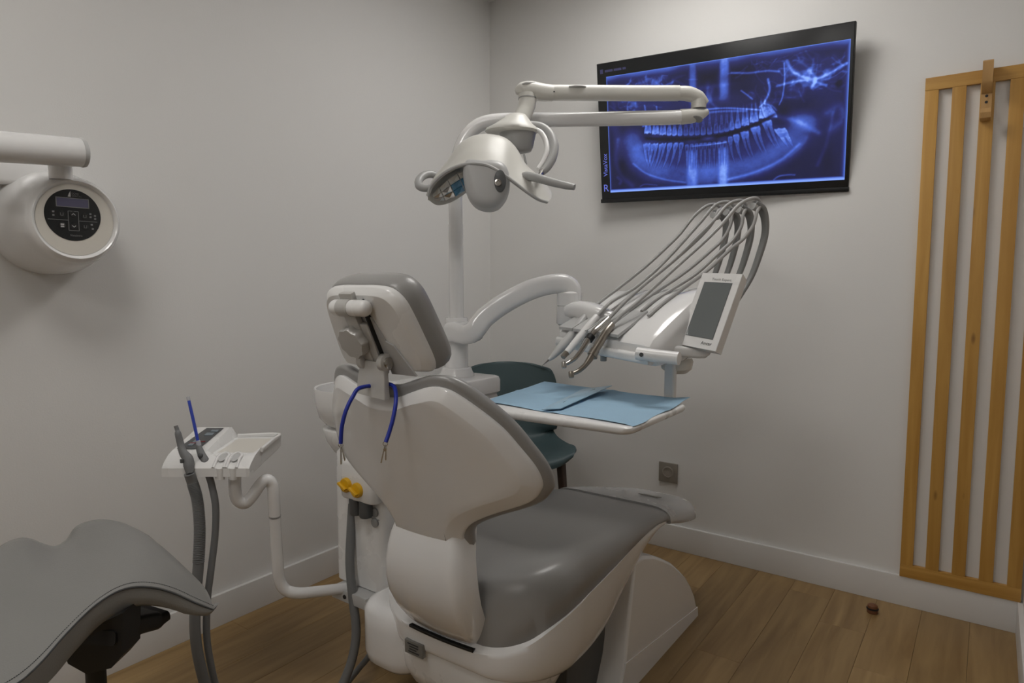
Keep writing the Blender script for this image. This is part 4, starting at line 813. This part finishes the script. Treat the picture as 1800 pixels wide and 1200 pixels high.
# four whip arms that carry the cords
WHP = [[(-0.8108, 2.3880, 1.2376), (-0.8008, 2.4147, 1.3034), (-0.7940, 2.4327, 1.3673), (-0.7947, 2.4371, 1.4125), (-0.8045, 2.4268, 1.4387), (-0.8218, 2.3912, 1.4530)], [(-0.7532, 2.3427, 1.2365), (-0.7435, 2.3690, 1.3004), (-0.7368, 2.3867, 1.3624), (-0.7375, 2.3910, 1.4063), (-0.7456, 2.3822, 1.4358), (-0.7612, 2.3484, 1.4555)], [(-0.6974, 2.2957, 1.2315), (-0.6864, 2.3227, 1.2935), (-0.6784, 2.3414, 1.3556), (-0.6793, 2.3459, 1.4021), (-0.6874, 2.3375, 1.4364), (-0.7044, 2.3029, 1.4573)], [(-0.6447, 2.2455, 1.2175), (-0.6299, 2.2761, 1.2869), (-0.6194, 2.2969, 1.3527), (-0.6205, 2.3017, 1.4034), (-0.6303, 2.2927, 1.4422), (-0.6453, 2.2592, 1.4604)]]
WHR = [[(-0.8252, 2.2642, 1.1041), (-0.8168, 2.3390, 1.1685)], [(-0.7844, 2.2182, 1.0931), (-0.7637, 2.2902, 1.1636)], [(-0.7352, 2.1661, 1.0852), (-0.7123, 2.2400, 1.1590)], [(-0.6903, 2.1107, 1.0744), (-0.6654, 2.1862, 1.1493)]]
obj('whip_base', *sweep([np.array(WHR[0][0]) - ez * .01, np.array(WHR[3][0]) - ez * .01], .05, .045, .012, smoothpath=False), 'white_plastic', dl)
for k, p in enumerate(WHP):
    wa_ = obj('whip_arm', *sweep(list(WHR[k]) + list(p), [.013, .013, .014, .016, .017, .018, .018, .018, .015], [.018, .018, .019, .021, .022, .022, .025, .030, .024], .006, 6, up=HX), 'whip_grey', dl, angle=50)
    tip = np.array(p[-1]); obj('cord_clip', *tube([tip + HY * .02 - ez * .016, tip - HY * .012 - ez * .012], [.013, .0115], 14, 1, smoothpath=False), 'light_grey_plastic', wa_)

# ---------------------------------------------------------------- handpieces with their cords (each can be lifted out)
U4 = [[(-0.8232, 2.3931, 1.4794), (-0.8440, 2.3585, 1.4696), (-0.8712, 2.3163, 1.4317), (-0.8997, 2.2644, 1.3700), (-0.9282, 2.2139, 1.3212), (-0.9701, 2.1396, 1.2553), (-1.0198, 2.0469, 1.1854), (-1.0591, 1.9761, 1.1346), (-1.0801, 1.9257, 1.0943)],
      [(-0.7609, 2.3513, 1.4791), (-0.7906, 2.3101, 1.4675), (-0.8191, 2.2590, 1.4127), (-0.8470, 2.2084, 1.3588), (-0.8830, 2.1508, 1.2944), (-0.9164, 2.0896, 1.2366), (-0.9559, 2.0181, 1.1802), (-0.9991, 1.9454, 1.1382), (-1.0236, 1.8918, 1.0917)],
      [(-0.7038, 2.3054, 1.4765), (-0.7340, 2.2633, 1.4594), (-0.7617, 2.2129, 1.4062), (-0.7977, 2.1561, 1.3483), (-0.8309, 2.0952, 1.2912), (-0.8613, 2.0438, 1.2465), (-0.8995, 1.9862, 1.1971), (-0.9367, 1.9291, 1.1451), (-0.9689, 1.8688, 1.0872)],
      [(-0.6445, 2.2614, 1.4753), (-0.6796, 2.2152, 1.4531), (-0.7148, 2.1582, 1.3887), (-0.7495, 2.1025, 1.3327), (-0.7857, 2.0526, 1.2833), (-0.8193, 1.9985, 1.2345), (-0.8561, 1.9415, 1.1813), (-0.8881, 1.8887, 1.1344), (-0.9160, 1.8528, 1.1017), (-0.9340, 1.8244, 1.0729)]]
L4 = [[(-0.8085, 2.3883, 1.4519), (-0.8212, 2.3685, 1.4110), (-0.8482, 2.3317, 1.3638), (-0.8805, 2.2720, 1.3123), (-0.9202, 2.1935, 1.2518), (-0.9597, 2.0966, 1.1893), (-0.9847, 1.9987, 1.1354), (-0.9998, 1.9477, 1.1068)],
      [(-0.7443, 2.3464, 1.4386), (-0.7454, 2.3349, 1.3969), (-0.7621, 2.3116, 1.3495), (-0.7882, 2.2635, 1.3075), (-0.8317, 2.1758, 1.2427), (-0.8786, 2.0740, 1.1840), (-0.9148, 1.9835, 1.1369), (-0.9326, 1.9343, 1.1089)],
      [(-0.6908, 2.2977, 1.4333), (-0.6931, 2.2849, 1.3871), (-0.7124, 2.2598, 1.3412), (-0.7407, 2.2101, 1.2985), (-0.7862, 2.1330, 1.2304), (-0.8378, 2.0469, 1.1770), (-0.8702, 1.9711, 1.1380), (-0.8832, 1.9243, 1.1105)],
      [(-0.6334, 2.2524, 1.4334), (-0.6400, 2.2362, 1.3850), (-0.6632, 2.2085, 1.3404), (-0.6883, 2.1685, 1.3084), (-0.7427, 2.0904, 1.2332), (-0.7982, 2.0193, 1.1739), (-0.8315, 1.9436, 1.1288), (-0.8460, 1.8928, 1.0987)]]
IN = [[(-1.0801, 1.9257, 1.0943), (-1.0867, 1.8929, 1.0638), (-1.0960, 1.8511, 1.0251), (-1.1079, 1.8079, 0.9910), (-1.1179, 1.7797, 0.9673), (-1.1236, 1.7620, 0.9559)], [(-1.0236, 1.8918, 1.0917), (-1.0330, 1.8572, 1.0621), (-1.0460, 1.8192, 1.0260), (-1.0560, 1.7840, 0.9959), (-1.0602, 1.7672, 0.9828)],
      [(-0.9689, 1.8688, 1.0872), (-0.9780, 1.8415, 1.0668), (-0.9871, 1.8145, 1.0486), (-0.9955, 1.7941, 1.0302), (-1.0035, 1.7666, 1.0003), (-1.0114, 1.7395, 0.9744), (-1.0210, 1.7189, 0.9618), (-1.0266, 1.7019, 0.9562)], [(-0.9340, 1.8244, 1.0729), (-0.9399, 1.7992, 1.0515), (-0.9479, 1.7716, 1.0203), (-0.9556, 1.7440, 0.9879), (-0.9632, 1.7169, 0.9593), (-0.9737, 1.6951, 0.9422), (-0.9844, 1.6741, 0.9335)]]
INR = [[.011, .015, .0165, .014, .009, .004], [.0105, .012, .0125, .0115, .0105], [.010, .012, .013, .0105, .0085, .0072, .0062, .0058], [.010, .0125, .013, .0115, .008, .007, .006]]
INM = ['light_grey_plastic', 'white_plastic', 'chrome', 'bronze_metal']
INL = ['grey tapered scaler handpiece with thin tip, leftmost on the instrument head', 'white straight handpiece with a short metal nose, second on the instrument head', 'chrome angled turbine handpiece with a black ring on its sleeve', 'bronze toned angled handpiece, the lowest of those on the instrument head']
for k in range(4):
    t = thing('dental_handpiece', INL[k], 'handpiece', tuple(IN[k][0]), 'handpieces with cords on the delivery unit')
    obj('handle', *tube(IN[k], INR[k], 18, 6), INM[k], t, angle=50)
    top = np.array(L4[k][0]); 
    cordp = np.array(list(L4[k][::-1]) + [np.array(L4[k][0]) * .45 + np.array(U4[k][0]) * .55 + HY * .030] + list(U4[k]))
    obj('cord', *tube(cordp, .0058, 12, 4), 'cord_grey', t, angle=80)
    e0, e1 = np.array(IN[k][-2]), np.array(IN[k][-1]); d = (e1 - e0) / np.linalg.norm(e1 - e0)
    if k == 0:
        obj('tip', *tube([e1, e1 + d * .018, e1 + d * .030 + np.array([-.003, 0, -.002])], [.003, .0016, .0007], 8, 3), 'chrome', t)
    elif k == 1:
        obj('nose', *lathe([(.0105, -.004), (.009, .006), (.0085, .020), (.006, .022), (.0, .020)], e1, d, 16), 'bronze_metal', t)
    else:
        hx_ = np.array([.25, -.2, -.9]); obj('turbine_head', *lathe([(.0055, -.010), (.0078, -.008), (.0082, .006), (.0065, .010), (.0, .0105)], e1 + d * .004, hx_, 16), INM[k], t)
        if k == 2: obj('sleeve_ring', *tube([np.array((-0.9921, 1.8022, 1.0368)), np.array((-0.9959, 1.7896, 1.0252))], .0135, 20, 1, smoothpath=False), 'black_plastic', t)
        else: obj('sleeve_ring', *tube([np.array((-0.9531, 1.7532, 0.9992)), np.array((-0.9571, 1.7399, 0.9830))], .0145, 20, 1, smoothpath=False), 'bronze_metal', t)

# ---------------------------------------------------------------- paper sheet and pouch on the tray
rs = np.random.RandomState(3)
nx, ny = 44, 34
Gp = np.zeros((ny, nx, 3))
cq = [np.array((-1.1938, 1.5198, 0.8515)), np.array((-0.6933, 1.4760, 0.8515)), np.array((-0.7085, 1.8914, 0.8515)), np.array((-1.2641, 1.9533, 0.8515))]
for j in range(ny):
    for i in range(nx):
        u, v = i / (nx - 1), j / (ny - 1)
        P = (cq[0] * (1 - u) + cq[1] * u) * (1 - v) + (cq[3] * (1 - u) + cq[2] * u) * v
        P[2] = .8522 + .0014 * math.sin(9 * u + 3 * v) * math.sin(5 * v + 1) + .0022 * math.exp(-((u - .52) / .025) ** 2) + .0018 * math.exp(-((v - .5) / .03) ** 2) + .010 * max(0, u - .9) / .1 * max(0, v - .8) / .2 - .004 * max(0, u - .95) / .05 * max(0, .7 - v)
        P[0] += .004 * math.sin(13 * v) * (u > .95); P[1] += .004 * math.sin(15 * u + 1) * (v > .95) + .003 * math.sin(11 * u) * (v < .04)
        Gp[j, i] = P
props(obj('paper_sheet', *sheet(Gp, .0006, (0, 0, 1)), 'paper_blue', loc=tuple(cq[0]), angle=60), 'crumpled light blue paper sheet spread over the instrument tray', 'paper')
po = thing('instrument_pouch', 'flat blue sterilisation pouch lying aslant on the blue paper', 'pouch', tuple((-0.9661, 1.6571, 0.8570)))
pq = [np.array(v) for v in ((-0.9727, 1.4922, 0.8570), (-0.9329, 1.5243, 0.8580), (-0.9665, 1.8936, 0.8720), (-1.0385, 1.8343, 0.8620))]
def pouch(d, hz): 
    r = np.zeros((9, 14, 3))
    for j in range(9):
        for i in range(14):
            u, v = i / 13, j / 8; P = (pq[0] * (1 - v) + pq[1] * v) * (1 - u) + (pq[3] * (1 - v) + pq[2] * v) * u
            P[2] += hz + .004 * math.sin(math.pi * v) * math.sin(math.pi * u) * d; r[j, i] = P
    return r
obj('paper_back', *sheet(pouch(0, 0), .0006, (0, 0, 1)), 'pouch_paper', po); obj('clear_film', *sheet(pouch(1, .0012), .0005, (0, 0, 1)), 'pouch_blue', po)
pa, pb_ = pouch(.5, .0022)[4, 3], pouch(.5, .0022)[5, 11]; obj('mirror_stem', *tube([pa, pb_], .0014, 8, 1, smoothpath=False), 'print_dark', po)

# ---------------------------------------------------------------- assistant console with suction hoses
ac = thing('assistant_console', 'white suction holder console on a bent pipe near the left wall', 'console', tuple((-1.6329, 0.9708, 0.6796)))
AX, AY = np.array([.8123, .5832, 0]), np.array([-.5832, .8123, 0]); a0_ = np.array((-1.6976, 0.8307, 0.7275))
ap = lambda a, b, c: a0_ + AX * a + AY * b + np.array([0, 0, c])
def asec(a, prof): return [ap(a, b, c) for b, c in prof]
secL = [(.0, -.022), (.0, .0), (.012, .012), (.035, .026), (.055, .032), (.20, .062), (.215, .060), (.215, -.01)]
secR = [(.0, -.022), (.0, .0), (.012, .010), (.035, .020), (.060, .024), (.21, .030), (.225, .030), (.225, -.01)]
secE = [(.004, -.022), (.004, -.002), (.016, .008), (.045, .022), (.085, .032), (.21, .040), (.24, .040), (.24, .0)]
con = obj('console_body', *loft([asec(.0, secL), asec(.030, secL), asec(.060, secL), asec(.092, secL), asec(.104, secR), asec(.13, secR), asec(.185, secR), asec(.215, secR), asec(.222, secE)]), 'white_plastic', ac, angle=24)
obj('tray_floor', *loft([[ap(a, b, c) for a, b, c in ((.115, .065, .0245), (.212, .065, .0245), (.212, .20, .0302), (.115, .20, .0302))], [ap(a, b, c) for a, b, c in ((.117, .067, .0252), (.210, .067, .0252), (.210, .198, .0309), (.117, .198, .0309))]]), 'cream_plastic', con, smooth=False)
obj('tray_rim', *sweep([ap(.108, .215, .034), ap(.22, .222, .036), ap(.228, .16, .035), ap(.226, .08, .028)], .008, .012, .003, 6), 'white_plastic', con)
pnl = obj('key_panel', *loft([[ap(a, b, c) for a, b, c in ((.010, .062, .0345), (.068, .062, .0345), (.078, .192, .0615), (.030, .192, .0615))], [ap(a, b, c) for a, b, c in ((.010, .062, .0355), (.068, .062, .0355), (.078, .192, .0625), (.030, .192, .0625))]]), 'dark_grey_plastic', con, smooth=False)
def key(a, b, wa, wb, m): 
    z = .0360 + (b - .062) * .2077; return obj('key', *loft([[ap(a + da, b + db, z + db * .2077) for da, db in ((0, 0), (wa, 0), (wa, wb), (0, wb))], [ap(a + da, b + db, z + .0012 + db * .2077) for da, db in ((0, 0), (wa, 0), (wa, wb), (0, wb))]]), m, pnl, smooth=False)
for a, b, wa, wb, m in ((.030, .078, .013, .014, 'lcd_small'), (.034, .098, .012, .016, 'lcd_small'), (.028, .0935, .030, .0022, 'print_red'), (.046, .102, .02, .002, 'print_red'), (.046, .140, .022, .018, 'lcd_small'), (.052, .164, .020, .012, 'lcd_small')): key(a, b, wa, wb, m)
for k, a in enumerate((.066, .105, .145, .178)):          # holder notches
    if k < 2: continue
    arc = [ap(a + .013 * math.cos(t), .030 + .020 * math.sin(t), .0215 + .006 * math.sin(t)) for t in np.linspace(math.pi * 1.1, -.1 * math.pi, 13)]
    obj('holder_notch', *tube([ap(a - .0135, .0, .001)] + arc + [ap(a + .0135, .0, .001)], .0042, 8, 2), 'white_gloss', con)
    obj('notch_floor', *loft([[ap(a + .010 * math.cos(t), .028 + .016 * math.sin(t), .0205 + .006 * math.sin(t) - h) for t in np.linspace(0, 2 * math.pi, 16, endpoint=False)] for h in (0, -.0012)]), 'light_grey_plastic', con)
    obj('notch_cup', *rr_block(*(ap(a, .008, 0)[:2]), .03, .02, .008, [(ap(0, 0, -.030)[2], .002), (ap(0, 0, .0)[2], 0)]), 'white_plastic', con)
pip = [(-1.5991, 0.9720, 0.6944), (-1.5971, 0.9692, 0.6555), (-1.5954, 0.9736, 0.6284), (-1.5879, 0.9899, 0.6146), (-1.5817, 1.0083, 0.6295), (-1.5747, 1.0287, 0.6569), (-1.5704, 1.0453, 0.6677), (-1.5659, 1.0594, 0.6539), (-1.5647, 1.0625, 0.6183), (-1.5691, 1.0675, 0.5230), (-1.5719, 1.0732, 0.4230), (-1.5742, 1.0785, 0.3745), (-1.5670, 1.0925, 0.3414), (-1.5502, 1.1213, 0.3249), (-1.5313, 1.1769, 0.3135), (-1.5044, 1.2625, 0.2982), (-1.4848, 1.3066, 0.2902)]
obj('support_pipe', *tube(pip, .0158, 22, 6), 'white_gloss', ac, angle=70)
obj('pipe_joint', *tube([(-1.5664, 1.0653, 0.5644), (-1.5670, 1.0656, 0.5594)], .0162, 22, 1, smoothpath=False), 'grey_plastic', ac)

SU = [dict(label='grey large suction handpiece with ribbed hose standing in the console', hose=[(-1.6295, 0.8662, 0.7174), (-1.6307, 0.8745, 0.6885), (-1.6190, 0.8782, 0.6451), (-1.6106, 0.8764, 0.5728), (-1.6084, 0.8684, 0.4860), (-1.6004, 0.8529, 0.4039), (-1.5971, 0.8459, 0.3176), (-1.5930, 0.8519, 0.2328), (-1.5869, 0.8702, 0.1336), (-1.5858, 0.9071, 0.0115)] , r=.0132,
       ends=[(-1.4944, 1.1354, -0.0831), (-1.4730, 1.1856, 0.0096), (-1.4523, 1.2229, 0.1020), (-1.4486, 1.2413, 0.1897), (-1.4656, 1.2458, 0.2861), (-1.4850, 1.2545, 0.3810), (-1.4989, 1.2734, 0.4750), (-1.5063, 1.2882, 0.5469)], head=[(-1.6885, 0.8673, 0.8328), (-1.6842, 0.8689, 0.8197), (-1.6777, 0.8667, 0.8135), (-1.6718, 0.8684, 0.7902), (-1.6597, 0.8684, 0.7668), (-1.6446, 0.8715, 0.7521), (-1.6365, 0.8693, 0.7362), (-1.6283, 0.8670, 0.7174)], hr=[.005, .0052, .0078, .0085, .0100, .0128, .0130, .0085]),
      dict(label='slim suction handpiece holding a blue saliva tube in the console', hose=[(-1.6190, 0.9098, 0.7088), (-1.6197, 0.9182, 0.6765), (-1.6084, 0.9202, 0.6206), (-1.6058, 0.9140, 0.5470), (-1.6050, 0.8990, 0.4608), (-1.6037, 0.8860, 0.3898), (-1.6016, 0.8780, 0.3019), (-1.5983, 0.8833, 0.2158), (-1.5940, 0.9002, 0.1150), (-1.5942, 0.9359, -0.0088)], r=.0088,
       ends=[(-1.5448, 1.1341, -0.1033), (-1.5064, 1.2084, -0.0152), (-1.4774, 1.2671, 0.0487), (-1.4727, 1.3176, 0.0851), (-1.5119, 1.3687, 0.1317), (-1.5091, 1.3538, 0.2033), (-1.5094, 1.3347, 0.2564), (-1.5126, 1.3280, 0.3301), (-1.5100, 1.3311, 0.4547), (-1.5112, 1.3387, 0.5320)], head=[(-1.6575, 0.9085, 0.7798), (-1.6525, 0.9082, 0.7670), (-1.6441, 0.9090, 0.7531), (-1.6326, 0.9096, 0.7397), (-1.6266, 0.9087, 0.7258), (-1.6190, 0.9098, 0.7088)], hr=[.0060, .0085, .0098, .0112, .0095, .0070])]
for k, S in enumerate(SU):
    t = thing('suction_handpiece', S['label'], 'suction handpiece', tuple(S['head'][-1]), 'suction handpieces on the console')
    obj('handle', *tube(S['head'], S['hr'], 18, 5), 'hose_grey', t, angle=50)
    h_, e_ = list(S['hose']), list(S['ends'])
    # loop that sags to the floor below the picture
    mA, mB = np.array(h_[-1]), np.array(e_[0]); lp = [mA * .7 + mB * .3, mA * .3 + mB * .7]
    for p in lp: p[2] = min(mA[2], mB[2]) - .02
    path = catmull(np.array(h_ + lp + e_), 8); path[:, 2] = np.maximum(path[:, 2], S['r'] + .002)
    obj('hose', *tube(path, S['r'], 16, 1, smoothpath=False), 'hose_grey', t, angle=80)
    if k == 0:
        Pr = catmull(np.array(h_[1:5]), 40); fr = frames(Pr)
        rib = []
        for i in range(0, len(Pr) - 1, 2):
            aa = np.linspace(0, 2 * math.pi, 16, endpoint=False); c, s_, u_ = fr[i]; tt = np.cross(u_, s_)
            rib.append(loft([c + tt * h + R_ * (np.cos(aa)[:, None] * s_ + np.sin(aa)[:, None] * u_) for h, R_ in ((-.0012, .0131), (0, .0146), (.0012, .0131))], False))
        props(obj('hose_ribs', *join(*rib), 'hose_grey', t, angle=80), kind='stuff')
        obj('valve_slider', *box(np.array((-1.6415, 0.8550, 0.7504)), (.008, .008, .010), .002), 'dark_grey_plastic', t)
    else:
        obj('valve_slider', *lathe([(.006, 0), (.006, .006), (.003, .008)], (-1.6369, 0.9021, 0.7557), (.58, -.81, .2), 12), 'dark_grey_plastic', t)
        obj('saliva_tube', *tube([(-1.6575, 0.9085, 0.7798), (-1.6657, 0.9081, 0.8074), (-1.6814, 0.9080, 0.8537), (-1.6945, 0.9077, 0.8916)], .0040, 12, 4), 'blue_tube', t)
        obj('tube_sleeve', *tube([(-1.6550, 0.9084, 0.7742), (-1.6592, 0.9084, 0.7902)], [.0062, .0055], 14, 1, smoothpath=False), 'frosted_plastic', t)
        obj('tube_tip', *lathe([(.0038, -.004), (.0046, .002), (.0046, .008), (.0, .009)], (-1.6952, 0.9075, 0.8945), (-.17, -.12, .97), 12), 'frosted_plastic', t)

# ---------------------------------------------------------------- teal shell chair by the back wall
tc2 = np.array([-1.71, 2.415, 0.0]); fd = math.radians(-40)       # facing direction, from +x
cF = np.array([math.cos(fd), math.sin(fd), 0]); cS = np.array([-math.sin(fd), math.cos(fd), 0])
sc_ = thing('shell_chair', 'teal plastic shell chair with dark wooden legs by the back wall', 'chair', tuple(tc2))
prof = [(.225, .405), (.215, .435), (.15, .440), (.03, .425), (-.10, .428), (-.17, .455), (-.205, .52), (-.225, .62), (-.245, .72), (-.262, .80), (-.268, .815)]
wid = [.17, .215, .235, .240, .235, .235, .24, .245, .245, .225, .19]
rows = []
for (f_, z_), w_ in zip(prof, wid):
    r = []
    for q in np.linspace(-1, 1, 9):
        lift = (.035 * abs(q) ** 3 if z_ < .5 else 0) - (.02 * abs(q) ** 4 if z_ > .78 else 0)
        wrap = (.075 if z_ > .46 else .02) * abs(q) ** 2.2
        r.append(tc2 + cF * (f_ + (wrap if z_ > .46 else -.02 * abs(q) ** 3)) + cS * w_ * q + ez * (z_ + lift))
    rows.append(r)
obj('shell', *sheet(gridsm(rows, 3, 4), .008), 'teal_shell', sc_, angle=75)
obj('under_frame', *join(box(tc2 + ez * .408, (.28, .05, .018), .004, rotz(-40)), box(tc2 + ez * .408, (.05, .30, .018), .004, rotz(-40))), 'walnut', sc_)
for sf in (-1, 1):
    for ss in (-1, 1):
        obj('leg', *sweep([tc2 + cF * .16 * sf + cS * .16 * ss + ez * .412, tc2 + cF * .20 * sf + cS * .18 * ss], [.036, .024], [.032, .022], .006, smoothpath=False, up=None), 'walnut', sc_)
